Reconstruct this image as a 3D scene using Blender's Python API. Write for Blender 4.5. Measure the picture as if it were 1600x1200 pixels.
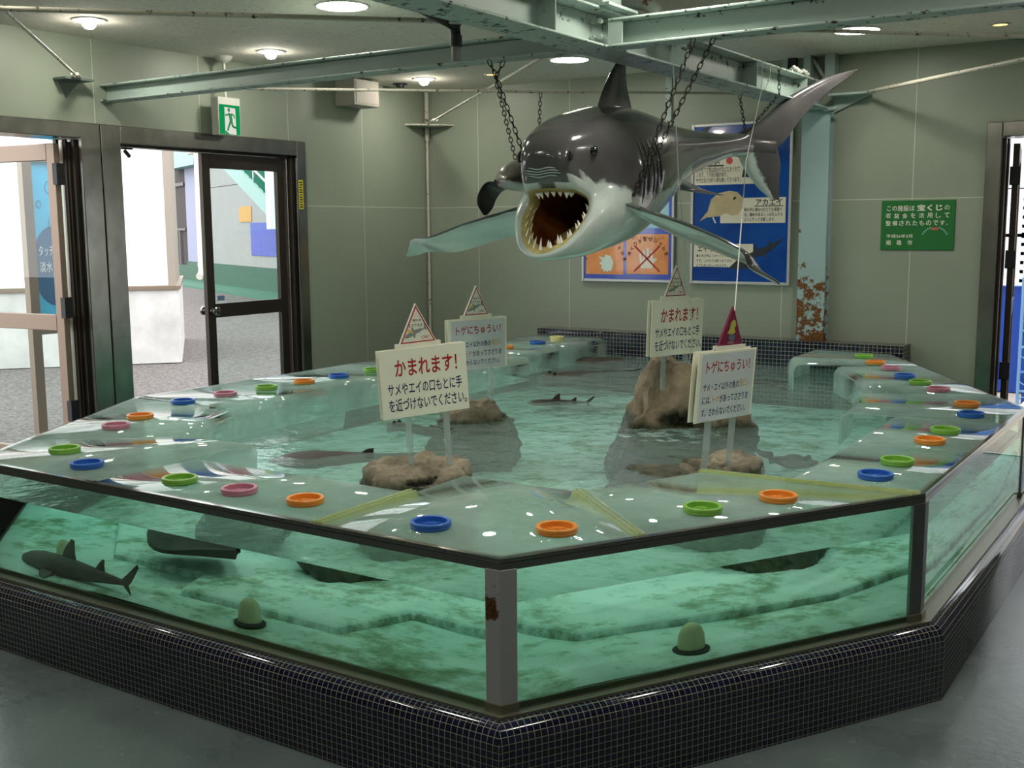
import bpy, bmesh, math, random
from mathutils import Vector as V, Matrix, noise
S = bpy.context.scene
for o in list(bpy.data.objects): bpy.data.objects.remove(o)
C = S.collection
R = math.radians
# ------------------------------------------------------------ camera (metres; z = 0 is the floor, Y runs along the left wall)
H, FPX = 1.535, 1729.32
th, ro, ya = R(7.98805), R(-0.38227), R(56.7638)
_f = V((0, math.cos(th), -math.sin(th))); _r0 = V((1, 0, 0)); _u0 = _r0.cross(_f)
_r = _r0*math.cos(ro) + _u0*math.sin(ro); _u = _u0*math.cos(ro) - _r0*math.sin(ro)
_M = Matrix(((math.sin(ya), -math.cos(ya), 0), (math.cos(ya), math.sin(ya), 0), (0, 0, 1)))
CF, CR, CU = _M @ _f, _M @ _r, _M @ _u
EYE = V((0, 0, H))
cd = bpy.data.cameras.new('camera'); cam = bpy.data.objects.new('camera', cd); C.objects.link(cam)
cd.sensor_width = 36; cd.lens = FPX/1600*36; cd.clip_start = .05; cd.clip_end = 200
m3 = Matrix((CR, CU, -CF)).transposed()
cam.matrix_world = Matrix.Translation(EYE) @ m3.to_4x4()
S.camera = cam
# ------------------------------------------------------------ sky, exposure
W = bpy.data.worlds.new('sky'); S.world = W; W.use_nodes = True
bgn = W.node_tree.nodes['Background']; bgn.inputs[0].default_value = (.93, .97, 1, 1); bgn.inputs[1].default_value = 3.4
S.view_settings.view_transform = 'Standard'; S.view_settings.look = 'None'
S.view_settings.exposure = 0.28; S.view_settings.gamma = 1; S.view_settings.use_curve_mapping = False
S.cycles.transparent_max_bounces = 32; S.cycles.max_bounces = 8; S.cycles.use_denoising = True
LAMP = 1.9     # overall strength of the ceiling lamps

# ------------------------------------------------------------ picture measurements -> points on real planes
def ray(px, py): return CF + CR*((px-800)/FPX) - CU*((py-600)/FPX)
def at_z(px, py, z):
    d = ray(px, py); return EYE + d*((z-H)/d.z)
def at_x(px, py, x):
    d = ray(px, py); return EYE + d*(x/d.x)
def at_y(px, py, y):
    d = ray(px, py); return EYE + d*(y/d.y)
def through_glass(px, py, z, side='front'):
    p, n = (V((0, 2.35, 0)), V((0, -1, 0))) if side == 'front' else (V((-1.571, 2.35, 0)), V((.866, -.5, 0)))
    d = ray(px, py).normalized(); q = EYE + d*((p-EYE).dot(n)/d.dot(n))
    c = -n.dot(d); e = 1/1.33; t = d*e + n*(e*c - math.sqrt(1-e*e*(1-c*c)))
    return q + t*((z-q.z)/t.z)

# ------------------------------------------------------------ materials
def lin(c):
    return tuple((x/255/12.92 if x/255 <= .04045 else ((x/255+.055)/1.055)**2.4) for x in c[:3]) + (1,)
class NT:
    def __init__(s, name):
        s.m = bpy.data.materials.new(name); s.m.use_nodes = True; s.t = s.m.node_tree
        s.b = s.t.nodes['Principled BSDF']; s.out = s.t.nodes['Material Output']
    def n(s, typ, **k):
        a = s.t.nodes.new('ShaderNode'+typ)
        for q, v in k.items():
            if q.startswith('i_'):
                a.inputs[q[2:].replace('_', ' ')].default_value = v
            elif q.startswith('x'): a.inputs[int(q[1:])].default_value = v
            else: setattr(a, q, v)
        return a
    def l(s, a, b): s.t.links.new(a, b)
    def math(s, op, a, b=None, c=None):
        x = s.n('Math', operation=op)
        for i, v in enumerate((a, b, c)):
            if v is None: continue
            if isinstance(v, (int, float)): x.inputs[i].default_value = v
            else: s.l(v, x.inputs[i])
        return x.outputs[0]
    def ramp(s, fac, stops):
        r = s.n('ValToRGB'); e = r.color_ramp.elements
        while len(e) < len(stops): e.new(.5)
        for q, (p, c) in zip(e, stops): q.position = p; q.color = c if len(c) == 4 else lin(c)
        s.l(fac, r.inputs[0]); return r.outputs[0]
    def mix(s, fac, a, b):
        x = s.n('Mix', data_type='RGBA')
        for i, v in ((0, fac), (6, a), (7, b)):
            if isinstance(v, (int, float)): x.inputs[i].default_value = v
            elif isinstance(v, tuple): x.inputs[i].default_value = v if len(v) == 4 else lin(v)
            else: s.l(v, x.inputs[i])
        return x.outputs[2]
    def noise(s, scale, detail=3, rough=.55, vec=None, out=0):
        x = s.n('TexNoise', i_Scale=scale, i_Detail=detail, i_Roughness=rough)
        if vec is None: vec = s.n('TexCoord').outputs['Object']
        s.l(vec, x.inputs['Vector']); return x.outputs[out]
    def bump(s, h, strength=.3, dist=.01, to=None):
        x = s.n('Bump', i_Strength=strength, i_Distance=dist); s.l(h, x.inputs['Height'])
        if to is None: s.l(x.outputs[0], s.b.inputs['Normal'])
        return x.outputs[0]
    def base(s, v):
        if isinstance(v, tuple): s.b.inputs['Base Color'].default_value = v if len(v) == 4 else lin(v)
        else: s.l(v, s.b.inputs['Base Color'])
    def set(s, rough=None, metal=None, spec=None, coat=None):
        for k, v in (('Roughness', rough), ('Metallic', metal), ('Specular IOR Level', spec), ('Coat Weight', coat)):
            if v is not None: s.b.inputs[k].default_value = v
MATS = {}
def mat(name, col, rough=.5, metal=0, var=0, scale=8, bump=0, bscale=60, spec=.5, coat=0):
    if name in MATS: return MATS[name]
    t = NT(name); t.set(rough, metal, spec, coat)
    if var:
        d = tuple(max(0, c*(1-var)) for c in col); u = tuple(min(255, c*(1+var)) for c in col)
        t.base(t.ramp(t.noise(scale, 5), [(.3, d), (.7, u)]))
    else: t.base(tuple(col))
    if bump: t.bump(t.noise(bscale, 4), bump, .004)
    MATS[name] = t.m; return t.m
def emit(name, col, strength):
    t = NT(name); e = t.n('Emission'); e.inputs[0].default_value = lin(col); e.inputs[1].default_value = strength
    t.l(e.outputs[0], t.out.inputs[0]); return t.m
def clear(name, tint, ior=1.45, rough=.02, haze=0, hazecol=(230, 240, 235), bump=None, edge=None):
    """thin clear sheet: transmits straight through, reflects by Fresnel, carries an optional film of haze"""
    t = NT(name); tr = t.n('BsdfTransparent'); tr.inputs[0].default_value = lin(tint)
    gl = t.n('BsdfGlossy'); gl.inputs['Roughness'].default_value = rough; gl.inputs[0].default_value = (1, 1, 1, 1)
    fr = t.n('Fresnel', i_IOR=ior)
    sh = tr.outputs[0]
    if haze:
        df = t.n('BsdfDiffuse'); df.inputs[0].default_value = lin(hazecol); tl = t.n('BsdfTranslucent'); tl.inputs[0].default_value = lin(hazecol)
        mm = t.n('MixShader'); mm.inputs[0].default_value = .5; t.l(df.outputs[0], mm.inputs[1]); t.l(tl.outputs[0], mm.inputs[2])
        m0 = t.n('MixShader'); t.l(sh, m0.inputs[1]); t.l(mm.outputs[0], m0.inputs[2])
        hz = t.math('MULTIPLY', t.noise(3, 4), haze*2); t.l(hz, m0.inputs[0]); sh = m0.outputs[0]
    if bump:
        b = bump(t); t.l(b, gl.inputs['Normal']); t.l(b, fr.inputs['Normal'])
    fo = t.math('MULTIPLY', fr.outputs[0], t.math('SUBTRACT', 1.0, t.n('NewGeometry').outputs['Backfacing']))
    mx = t.n('MixShader'); t.l(fo, mx.inputs[0]); t.l(sh, mx.inputs[1]); t.l(gl.outputs[0], mx.inputs[2])
    t.l(mx.outputs[0], t.out.inputs[0]); return t.m

def wall_mat(name, axis, start, step):
    t = NT(name); tc = t.n('TexCoord'); sp = t.n('SeparateXYZ'); t.l(tc.outputs['Object'], sp.inputs[0])
    a = t.math('ABSOLUTE', t.math('SUBTRACT', t.math('FRACT', t.math('ADD', t.math('DIVIDE', t.math('SUBTRACT', sp.outputs[axis], start), step), .5)), .5))
    j1 = t.math('LESS_THAN', a, .0028/step)
    j2 = t.math('LESS_THAN', t.math('ABSOLUTE', t.math('SUBTRACT', sp.outputs[2], 1.72)), .0028)
    j = t.math('MAXIMUM', j1, j2)
    col = t.ramp(t.noise(1.3, 4), [(.3, (138, 146, 131)), (.7, (145, 153, 138))])
    t.base(t.mix(j, col, (190, 194, 178))); t.set(.42, 0, .4)
    t.bump(t.noise(260, 2), .04, .002); return t.m
M_wall_l = wall_mat('painted_panel_left', 1, 4.5, .845)
M_wall_b = wall_mat('painted_panel_back', 0, -5.5, .9)
def ceil_mat():
    t = NT('mineral_ceiling'); v = t.n('TexVoronoi', i_Scale=22); t.l(t.n('TexCoord').outputs['Object'], v.inputs['Vector'])
    f = t.math('MULTIPLY', t.math('LESS_THAN', v.outputs['Distance'], .16), t.math('GREATER_THAN', t.noise(9, 3), .5))
    t.base(t.mix(t.math('MULTIPLY', f, .6), t.ramp(t.noise(40, 4), [(.3, (206, 201, 190)), (.7, (224, 219, 208))]), (120, 112, 104)))
    t.set(.9, 0, .1); t.bump(t.noise(120, 3), .2, .004); return t.m
M_ceil = ceil_mat()
def floor_mat():
    t = NT('coated_floor'); n = t.noise(2.2, 6, .65); n2 = t.noise(14, 5)
    t.base(t.mix(t.math('MULTIPLY', t.math('GREATER_THAN', n2, .66), .35), t.ramp(n, [(.3, (84, 94, 96)), (.7, (104, 116, 116))]), (140, 150, 150)))
    t.l(t.ramp(n, [(.3, (.22, .22, .22, 1)), (.7, (.38, .38, .38, 1))]), t.b.inputs['Roughness'])
    t.bump(t.noise(24, 4), .12, .01); t.set(spec=.5); return t.m
M_floor = floor_mat()
def tile_mat():
    t = NT('navy_mosaic'); uv = t.n('TexCoord').outputs['UV']
    b = t.n('TexBrick', offset=0.0, squash=1.0); t.l(uv, b.inputs['Vector'])
    b.inputs['Scale'].default_value = 1; b.inputs['Mortar Size'].default_value = .0009; b.inputs['Mortar Smooth'].default_value = .1
    b.inputs['Brick Width'].default_value = .0195; b.inputs['Row Height'].default_value = .0195; b.inputs['Bias'].default_value = 0
    b.inputs['Color1'].default_value = lin((9, 14, 34)); b.inputs['Color2'].default_value = lin((18, 26, 56)); b.inputs['Mortar'].default_value = lin((152, 144, 128))
    t.base(b.outputs['Color']); t.set(.08, 0, .6)
    t.l(t.math('MULTIPLY_ADD', b.outputs['Fac'], .6, .08), t.b.inputs['Roughness'])
    t.bump(t.math('SUBTRACT', 1.0, b.outputs['Fac']), .5, .002); return t.m
M_tile = tile_mat()
def steel_mat(name, col, rough, streak=(1, 1, 40)):
    t = NT(name); mp = t.n('Mapping'); mp.inputs['Scale'].default_value = streak; t.l(t.n('TexCoord').outputs['Object'], mp.inputs['Vector'])
    n = t.noise(9, 4, .6, mp.outputs[0]); d = tuple(c*.86 for c in col)
    t.base(t.ramp(n, [(.3, d), (.7, col)])); t.set(rough, 1, .5)
    t.bump(n, .03, .002); return t.m
M_steel = steel_mat('polished_steel', (150, 148, 144), .14, (1, 1, 40))
M_frame = steel_mat('brushed_steel_frame', (150, 148, 140), .26, (1, 1, .6))
def rusted(name, col, rust=(112, 66, 30), amount=.62, scale=9, low=None, box=None, metal=0, rough=.45, flange=None):
    t = NT(name); tc = t.n('TexCoord'); n = t.noise(scale, 7, .68)
    if low is not None:      # rust creeping up from the foot
        sp = t.n('SeparateXYZ'); t.l(tc.outputs['Object'], sp.inputs[0])
        g = t.math('MULTIPLY', t.math('SUBTRACT', low[1], sp.outputs[2]), low[2])
        n = t.math('ADD', n, t.math('MINIMUM', t.math('MAXIMUM', g, -.25), .3))
    if box is not None:      # a stain with a shape of its own
        sp = t.n('SeparateXYZ'); t.l(tc.outputs['Object'], sp.inputs[0])
        dx = t.math('SUBTRACT', sp.outputs[0], box[0]); dz = t.math('SUBTRACT', sp.outputs[2], box[1])
        r = t.math('ADD', t.math('POWER', t.math('DIVIDE', dx, box[2]), 2), t.math('POWER', t.math('DIVIDE', dz, box[3]), 2))
        n = t.math('SUBTRACT', t.math('ADD', n, .14), t.math('MULTIPLY', t.math('MINIMUM', r, 3.2), .12))
    if flange is not None:   # chipped paint along the flanges
        sp = t.n('SeparateXYZ'); t.l(tc.outputs['Object'], sp.inputs[0])
        bd = t.math('MULTIPLY', t.math('GREATER_THAN', sp.outputs[2], flange[0]-.02), t.math('LESS_THAN', sp.outputs[2], flange[0]+.013))
        bd = t.math('ADD', bd, t.math('GREATER_THAN', sp.outputs[2], flange[1])); n = t.math('MULTIPLY_ADD', bd, .11, n)
    f = t.ramp(n, [(amount, (0, 0, 0, 1)), (amount+.05, (1, 1, 1, 1))])
    rc = t.ramp(t.noise(scale*5, 5), [(.35, tuple(c*.45 for c in rust)), (.65, rust)])
    t.base(t.mix(f, t.ramp(t.noise(3, 4), [(.3, tuple(c*.95 for c in col)), (.7, col)]), rc))
    t.set(rough, metal)
    t.l(t.math('MULTIPLY_ADD', f, .9-rough, rough), t.b.inputs['Roughness'])
    if metal: t.l(t.math('MULTIPLY', t.math('SUBTRACT', 1.0, f), metal), t.b.inputs['Metallic'])
    t.bump(f, .25, .002); return t.m
M_beam = rusted('painted_beam', (162, 180, 172), (64, 46, 32), .68, 22, flange=(2.34, 2.434))
M_rod = rusted('painted_rod', (196, 192, 176), (90, 60, 38), .58, 30)
M_column = rusted('rusting_column', (150, 176, 176), (132, 84, 34), .70, 15, low=(0, 1.0, .30))
M_post = rusted('stained_steel_post', (170, 170, 172), (108, 66, 30), .5, 22, box=(1.392, .555, .026, .05), metal=.12, rough=.4)
M_postp = steel_mat('satin_steel_post', (140, 140, 140), .35, (1, 1, .6))
def rock_mat(name, a, b, green=True):
    t = NT(name); n = t.noise(7, 8, .65); c = t.ramp(n, [(.25, a), (.55, b), (.8, tuple(min(255, x*1.25) for x in b))])
    sp = t.n('SeparateXYZ'); t.l(t.n('TexCoord').outputs['Object'], sp.inputs[0])
    z = t.math('ADD', sp.outputs[2], t.math('MULTIPLY', t.math('SUBTRACT', t.noise(12, 5), .5), .09))
    wet = t.ramp(z, [(.555, (1, 1, 1, 1)), (.60, (0, 0, 0, 1))])
    alg = t.mix(wet, c, t.ramp(t.noise(20, 5), [(.3, (38, 42, 24)), (.7, (84, 84, 56))]))
    lich = t.ramp(t.noise(5, 5, .6, out=0), [(.62, (0, 0, 0, 1)), (.68, (1, 1, 1, 1))])
    c1 = t.mix(t.math('MULTIPLY', lich, .6), alg, (160, 162, 136)) if green else alg
    ms = t.n('Attribute', attribute_name='moss_shade'); t.base(t.mix(ms.outputs['Fac'], c1, t.ramp(t.noise(40, 4), [(.4, (10, 11, 6)), (.7, (46, 52, 24))])))  # dents coloured near-black: dark moss with the hollow's shade painted in
    t.l(t.math('MULTIPLY_ADD', wet, -.45, .8), t.b.inputs['Roughness'])
    t.bump(t.noise(38, 8, .7), .7, .012); return t.m
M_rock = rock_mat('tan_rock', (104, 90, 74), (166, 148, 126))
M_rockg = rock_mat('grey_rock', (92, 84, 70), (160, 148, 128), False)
def pool_mat():
    t = NT('pool_bed'); n = t.noise(2.1, 8, .68); n2 = t.noise(9, 7, .7)
    k = t.math('MULTIPLY_ADD', n2, .45, t.math('MULTIPLY', n, .62))
    t.base(t.ramp(k, [(.44, (240, 253, 250)), (.53, (226, 246, 240)), (.60, (176, 198, 172)), (.70, (116, 128, 94))]))
    t.set(.85, 0, .2); t.bump(n2, .5, .02); return t.m
M_bed = pool_mat()
def slab_mat():
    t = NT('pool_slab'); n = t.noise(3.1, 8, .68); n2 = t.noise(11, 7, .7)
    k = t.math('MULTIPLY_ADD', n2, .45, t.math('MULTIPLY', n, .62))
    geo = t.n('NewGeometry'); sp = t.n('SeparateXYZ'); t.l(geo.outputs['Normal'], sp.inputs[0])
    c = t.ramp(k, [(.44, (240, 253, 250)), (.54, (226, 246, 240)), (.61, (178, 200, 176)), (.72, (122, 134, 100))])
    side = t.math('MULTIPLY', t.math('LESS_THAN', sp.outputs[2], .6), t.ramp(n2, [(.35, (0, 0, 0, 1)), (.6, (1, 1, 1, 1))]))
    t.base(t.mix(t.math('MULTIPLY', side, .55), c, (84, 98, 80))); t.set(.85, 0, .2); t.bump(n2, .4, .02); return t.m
M_slab = slab_mat()
def water_mat():
    t = NT('pool_water'); geo = t.n('NewGeometry'); sp = t.n('SeparateXYZ'); t.l(geo.outputs['True Normal'], sp.inputs[0])
    flat = t.math('GREATER_THAN', t.math('ABSOLUTE', sp.outputs[2]), .6)
    mp = t.n('Mapping'); mp.inputs['Scale'].default_value = (1, 1, 1); t.l(t.n('TexCoord').outputs['Object'], mp.inputs['Vector'])
    h = t.math('ADD', t.noise(7, 4, .55, mp.outputs[0]), t.math('MULTIPLY', t.noise(26, 3, .5, mp.outputs[0]), .22))
    bp = t.bump(h, .55, .03, to=False)
    t0 = t.n('BsdfTransparent'); t0.inputs[0].default_value = (.96, 1, .99, 1); df = t.n('BsdfDiffuse'); df.inputs[0].default_value = lin((214, 240, 236)); tl = t.n('BsdfTranslucent'); tl.inputs[0].default_value = lin((216, 240, 234)); d2_ = t.n('MixShader'); d2_.inputs[0].default_value = .45; t.l(df.outputs[0], d2_.inputs[1]); t.l(tl.outputs[0], d2_.inputs[2]); tr = t.n('MixShader'); tr.inputs[0].default_value = .36; t.l(t0.outputs[0], tr.inputs[1]); t.l(d2_.outputs[0], tr.inputs[2])
    gl = t.n('BsdfGlossy'); gl.inputs['Roughness'].default_value = .03; t.l(bp, gl.inputs['Normal'])
    fr = t.n('Fresnel', i_IOR=1.33); t.l(bp, fr.inputs['Normal'])
    fo = t.math('MULTIPLY', fr.outputs[0], t.math('SUBTRACT', 1.0, geo.outputs['Backfacing']))
    top = t.n('MixShader'); t.l(fo, top.inputs[0]); t.l(tr.outputs[0], top.inputs[1]); t.l(gl.outputs[0], top.inputs[2])
    side = t.n('BsdfRefraction', i_IOR=1.33, i_Roughness=0.0)
    mx = t.n('MixShader'); t.l(flat, mx.inputs[0]); t.l(side.outputs[0], mx.inputs[1]); t.l(top.outputs[0], mx.inputs[2])
    sx_ = t.n('SeparateXYZ'); t.l(t.n('TexCoord').outputs['Object'], sx_.inputs[0])
    dx = t.math('DIVIDE', t.math('SUBTRACT', sx_.outputs[0], -2.28), .36); dy = t.math('DIVIDE', t.math('SUBTRACT', sx_.outputs[1], 4.86), .30)
    rr = t.math('ADD', t.math('MULTIPLY', dx, dx), t.math('MULTIPLY', dy, dy))
    fm = t.math('SUBTRACT', t.noise(11, 7, .7), t.math('MULTIPLY', rr, .16))
    t.l(t.math('MULTIPLY_ADD', t.ramp(fm, [(.45, (0, 0, 0, 1)), (.52, (1, 1, 1, 1))]), .66, .30), tr.inputs[0])
    t.l(mx.outputs[0], t.out.inputs[0])
    va = t.n('VolumeAbsorption', i_Density=1.0); va.inputs[0].default_value = (.75, .988, .962, 1)
    t.l(va.outputs[0], t.out.inputs['Volume']); return t.m
M_water = water_mat()
M_pane = clear('tank_glass', (236, 250, 244), 1.45, .0)
def drops(t):
    v = t.n('TexVoronoi', i_Scale=60); t.l(t.n('TexCoord').outputs['Object'], v.inputs['Vector'])
    d = t.math('MULTIPLY', t.math('SUBTRACT', .35, t.math('MINIMUM', v.outputs['Distance'], .35)), t.math('GREATER_THAN', t.noise(5, 3), .54))
    return t.bump(t.math('ADD', d, t.math('MULTIPLY', t.noise(3, 2), .25)), .12, .012, to=False)
M_cover = clear('acrylic_cover', (232, 244, 238), 1.49, .025, .38, (226, 240, 238), drops)
M_strip = clear('green_acrylic_edge', (242, 246, 220), 1.49, .05, .42, (222, 230, 188))
M_doorglass = clear('door_glass', (244, 250, 248), 1.45, .0)
M_acrylic_post = clear('clear_acrylic_post', (226, 236, 236), 1.49, .03, .28, (232, 236, 236))
M_bronze = mat('bronze_aluminium', (62, 55, 48), .38, .7)
M_bronzel = mat('pale_bronze_aluminium', (142, 122, 106), .4, .5)
M_black = mat('black_rubber', (18, 18, 18), .5)
M_white = mat('white_plastic', (226, 224, 210), .4)
M_cream = mat('cream_board', (238, 236, 218), .4)
M_sheet = mat('glossy_white_sheet', (206, 212, 216), .16, 0, coat=.4)
M_red = mat('red_print', (172, 24, 26), .45)
M_navy = mat('navy_print', (22, 26, 84), .45)
M_gold = mat('gold_print', (206, 166, 84), .45)
M_ink = mat('black_print', (24, 24, 26), .45)
M_chain = mat('dark_chain_steel', (58, 56, 54), .45, .6)
M_cord = mat('white_cord', (206, 208, 200), .7)
M_silver = mat('silver_aluminium', (190, 190, 190), .35, .6)
M_alu = M_silver

# ------------------------------------------------------------ mesh building
class MB:
    def __init__(s): s.v = []; s.f = []; s.uv = None
    def add(s, vs, fs):
        o = len(s.v); s.v += [V(x) for x in vs]; s.f += [tuple(i+o for i in f) for f in fs]; return s
    def box(s, x0, y0, z0, x1, y1, z1):
        return s.add([(x, y, z) for z in (z0, z1) for x, y in ((x0, y0), (x1, y0), (x1, y1), (x0, y1))],
                     [(3, 2, 1, 0), (4, 5, 6, 7), (0, 1, 5, 4), (1, 2, 6, 5), (2, 3, 7, 6), (3, 0, 4, 7)])
    def obox(s, c, ax, ay, az):
        c, ax, ay, az = V(c), V(ax), V(ay), V(az)
        return s.add([c+ax*i+ay*j+az*k for k in (-1, 1) for i, j in ((-1, -1), (1, -1), (1, 1), (-1, 1))],
                     [(3, 2, 1, 0), (4, 5, 6, 7), (0, 1, 5, 4), (1, 2, 6, 5), (2, 3, 7, 6), (3, 0, 4, 7)])
    def bar(s, p, q, w, h, up=(0, 0, 1)):
        p, q = V(p), V(q); d = (q-p); L = d.length; d.normalize(); a = d.cross(V(up))
        if a.length < 1e-4: a = d.cross(V((1, 0, 0)))
        a.normalize(); b = a.cross(d)
        return s.obox((p+q)/2, d*L/2, a*w/2, b*h/2)
    def tube(s, pts, r, n=10, closed=False, cap=True):
        pts = [V(p) for p in pts]; N = len(pts); rr = r if isinstance(r, (list, tuple)) else [r]*N
        prev = None; vs = []
        for i, p in enumerate(pts):
            if closed: d = pts[(i+1) % N]-pts[i-1]
            else: d = pts[min(i+1, N-1)]-pts[max(i-1, 0)]
            d.normalize()
            if prev is None:
                a = d.cross(V((0, 0, 1)));
                if a.length < .05: a = d.cross(V((1, 0, 0)))
            else: a = prev-d*prev.dot(d)
            a.normalize(); prev = a; b = d.cross(a)
            vs += [p+(a*math.cos(2*math.pi*k/n)+b*math.sin(2*math.pi*k/n))*rr[i] for k in range(n)]
        fs = [(i*n+k, i*n+(k+1) % n, ((i+1) % N)*n+(k+1) % n, ((i+1) % N)*n+k) for i in range(N if closed else N-1) for k in range(n)]
        if cap and not closed: fs += [tuple(range(n-1, -1, -1)), tuple((N-1)*n+k for k in range(n))]
        return s.add(vs, fs)
    def lathe(s, prof, n=32, c=(0, 0, 0), cap=True):
        c = V(c); vs = [c+V((r*math.cos(2*math.pi*k/n), r*math.sin(2*math.pi*k/n), z)) for r, z in prof for k in range(n)]
        fs = [(i*n+k, i*n+(k+1) % n, (i+1)*n+(k+1) % n, (i+1)*n+k) for i in range(len(prof)-1) for k in range(n)]
        if cap:
            if prof[0][0] > 1e-6: fs.append(tuple(range(n-1, -1, -1)))
            if prof[-1][0] > 1e-6: fs.append(tuple((len(prof)-1)*n+k for k in range(n)))
        return s.add(vs, fs)
    def prism(s, poly, z0, z1):
        n = len(poly); a = sum(poly[i][0]*poly[(i+1) % n][1]-poly[(i+1) % n][0]*poly[i][1] for i in range(n))
        if a < 0: poly = poly[::-1]
        return s.add([(x, y, z0) for x, y in poly]+[(x, y, z1) for x, y in poly],
                     [tuple(range(n-1, -1, -1)), tuple(range(n, 2*n))]+[(i, (i+1) % n, n+(i+1) % n, n+i) for i in range(n)])
    def plate(s, poly, y0, y1):     # outline in x-z, thickness in y (front faces -y)
        t = MB().prism(poly, 0, 1); y = (y1, y0)
        return s.add([(v.x, y1+(y0-y1)*v.z, v.y) for v in t.v], [f for f in t.f])
    def loft(s, rows, closed=False):
        n = len(rows[0]); vs = [p for r in rows for p in r]
        fs = [(i*n+k, i*n+(k+1) % n, (i+1)*n+(k+1) % n, (i+1)*n+k) for i in range(len(rows)-1) for k in range(n if closed else n-1)]
        return s.add(vs, fs)
    def build(s, name, m, parent=None, local=False, smooth=None, mods=None):
        off = V((0, 0, 0)); p = parent
        if not local:
            while p is not None: off = off+p.location; p = p.parent
        me = bpy.data.meshes.new(name); me.from_pydata([tuple(v-off) for v in s.v], [], s.f)
        if s.uv:
            u = me.uv_layers.new(name='UVMap')
            for poly in me.polygons:
                for li, vi in zip(poly.loop_indices, poly.vertices): u.data[li].uv = s.uv[poly.index][list(poly.vertices).index(vi)]
        me.update(); bm = bmesh.new(); bm.from_mesh(me); bmesh.ops.recalc_face_normals(bm, faces=bm.faces); bm.to_mesh(me); bm.free()
        if smooth is not None:
            me.polygons.foreach_set('use_smooth', [True]*len(me.polygons)); me.set_sharp_from_angle(angle=R(smooth))
        if m: me.materials.append(m)
        o = bpy.data.objects.new(name, me); C.objects.link(o)
        if parent: o.parent = parent
        return o
def mb(): return MB()
def box(*a): return MB().box(*a)
def tag(o, label, cat, group=None, kind=None):
    o['label'] = label; o['category'] = cat
    if group: o['group'] = group
    if kind: o['kind'] = kind
    return o
def thing(name, label, cat, loc=(0, 0, 0), group=None, kind=None):
    o = bpy.data.objects.new(name, None); C.objects.link(o); o.location = loc; o.empty_display_size = .1
    return tag(o, label, cat, group, kind)
def struct(o): o['kind'] = 'structure'; return o
def bevel(o, w, seg=2, ang=30):
    b = o.modifiers.new('edge', 'BEVEL'); b.width = w; b.segments = seg; b.limit_method = 'ANGLE'; b.angle_limit = R(ang); return o
_tc = bpy.data.curves.new('lettering', 'FONT'); _to = bpy.data.objects.new('lettering', _tc); C.objects.link(_to)
_tc.resolution_u = 2
def text(m, body, x0, z0, x1, z1, y, bold=0.0, rot=0):
    """lettering fitted into a box of the x-z plane, facing -y"""
    _tc.body = body; _tc.offset = bold; _tc.extrude = 0
    dg = bpy.context.evaluated_depsgraph_get(); dg.update()
    me = bpy.data.meshes.new_from_object(_to.evaluated_get(dg))
    vs = [v.co.copy() for v in me.vertices]; fs = [tuple(p.vertices) for p in me.polygons]; bpy.data.meshes.remove(me)
    if not vs: return m
    ax = min(v.x for v in vs); bx = max(v.x for v in vs); ay = min(v.y for v in vs); by = max(v.y for v in vs)
    sx = (x1-x0)/max(1e-6, bx-ax); sy = (z1-z0)/max(1e-6, by-ay)
    return m.add([(x0+(v.x-ax)*sx, y, z0+(v.y-ay)*sy) for v in vs], fs)
def catmull(P, n):
    out = []; N = len(P)
    for i in range(N-1):
        p0, p1, p2, p3 = V(P[max(i-1, 0)]), V(P[i]), V(P[i+1]), V(P[min(i+2, N-1)])
        for k in range(n):
            t = k/n; out.append(.5*((2*p1)+(p2-p0)*t+(2*p0-5*p1+4*p2-p3)*t*t+(3*p1-p0-3*p2+p3)*t**3))
    out.append(V(P[-1])); return out
# ============================================================ the room
XL, YB, ZC = -6.05, 7.89, 2.7176
XR, YF = 2.6, -3.0
m = mb().box(XL-.02, YF, -.1, XR, YB+.08, 0); struct(m.build('floor', M_floor))
struct(box(XL-.25, YF-.2, ZC, XR+.2, YB+.25, ZC+.12).build('ceiling', M_ceil))
D2a, D2b, D1a, D1b = 4.66, 6.19, 2.84, 4.37
m = mb(); m.box(XL-.2, 6.34, 0, XL, YB, ZC); m.box(XL-.2, 2.69, 2.2, XL, 6.34, ZC); m.box(XL-.2, YF, 0, XL, 2.69, ZC)
struct(m.build('wall_left', M_wall_l))
m = mb(); m.box(XL-.2, YB, 0, -1.44, YB+.2, ZC); m.box(-1.44, YB, 2.2, .4, YB+.2, ZC); m.box(.4, YB, 0, XR+.2, YB+.2, ZC)
struct(m.build('wall_back', M_wall_b))
m = mb(); m.box(XR, YF, 0, XR+.2, YB, ZC)
struct(m.build('wall_right', M_wall_l))
struct(box(XL-.2, YF-.2, 0, XR+.2, YF, ZC).build('wall_front', M_wall_b))

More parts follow.
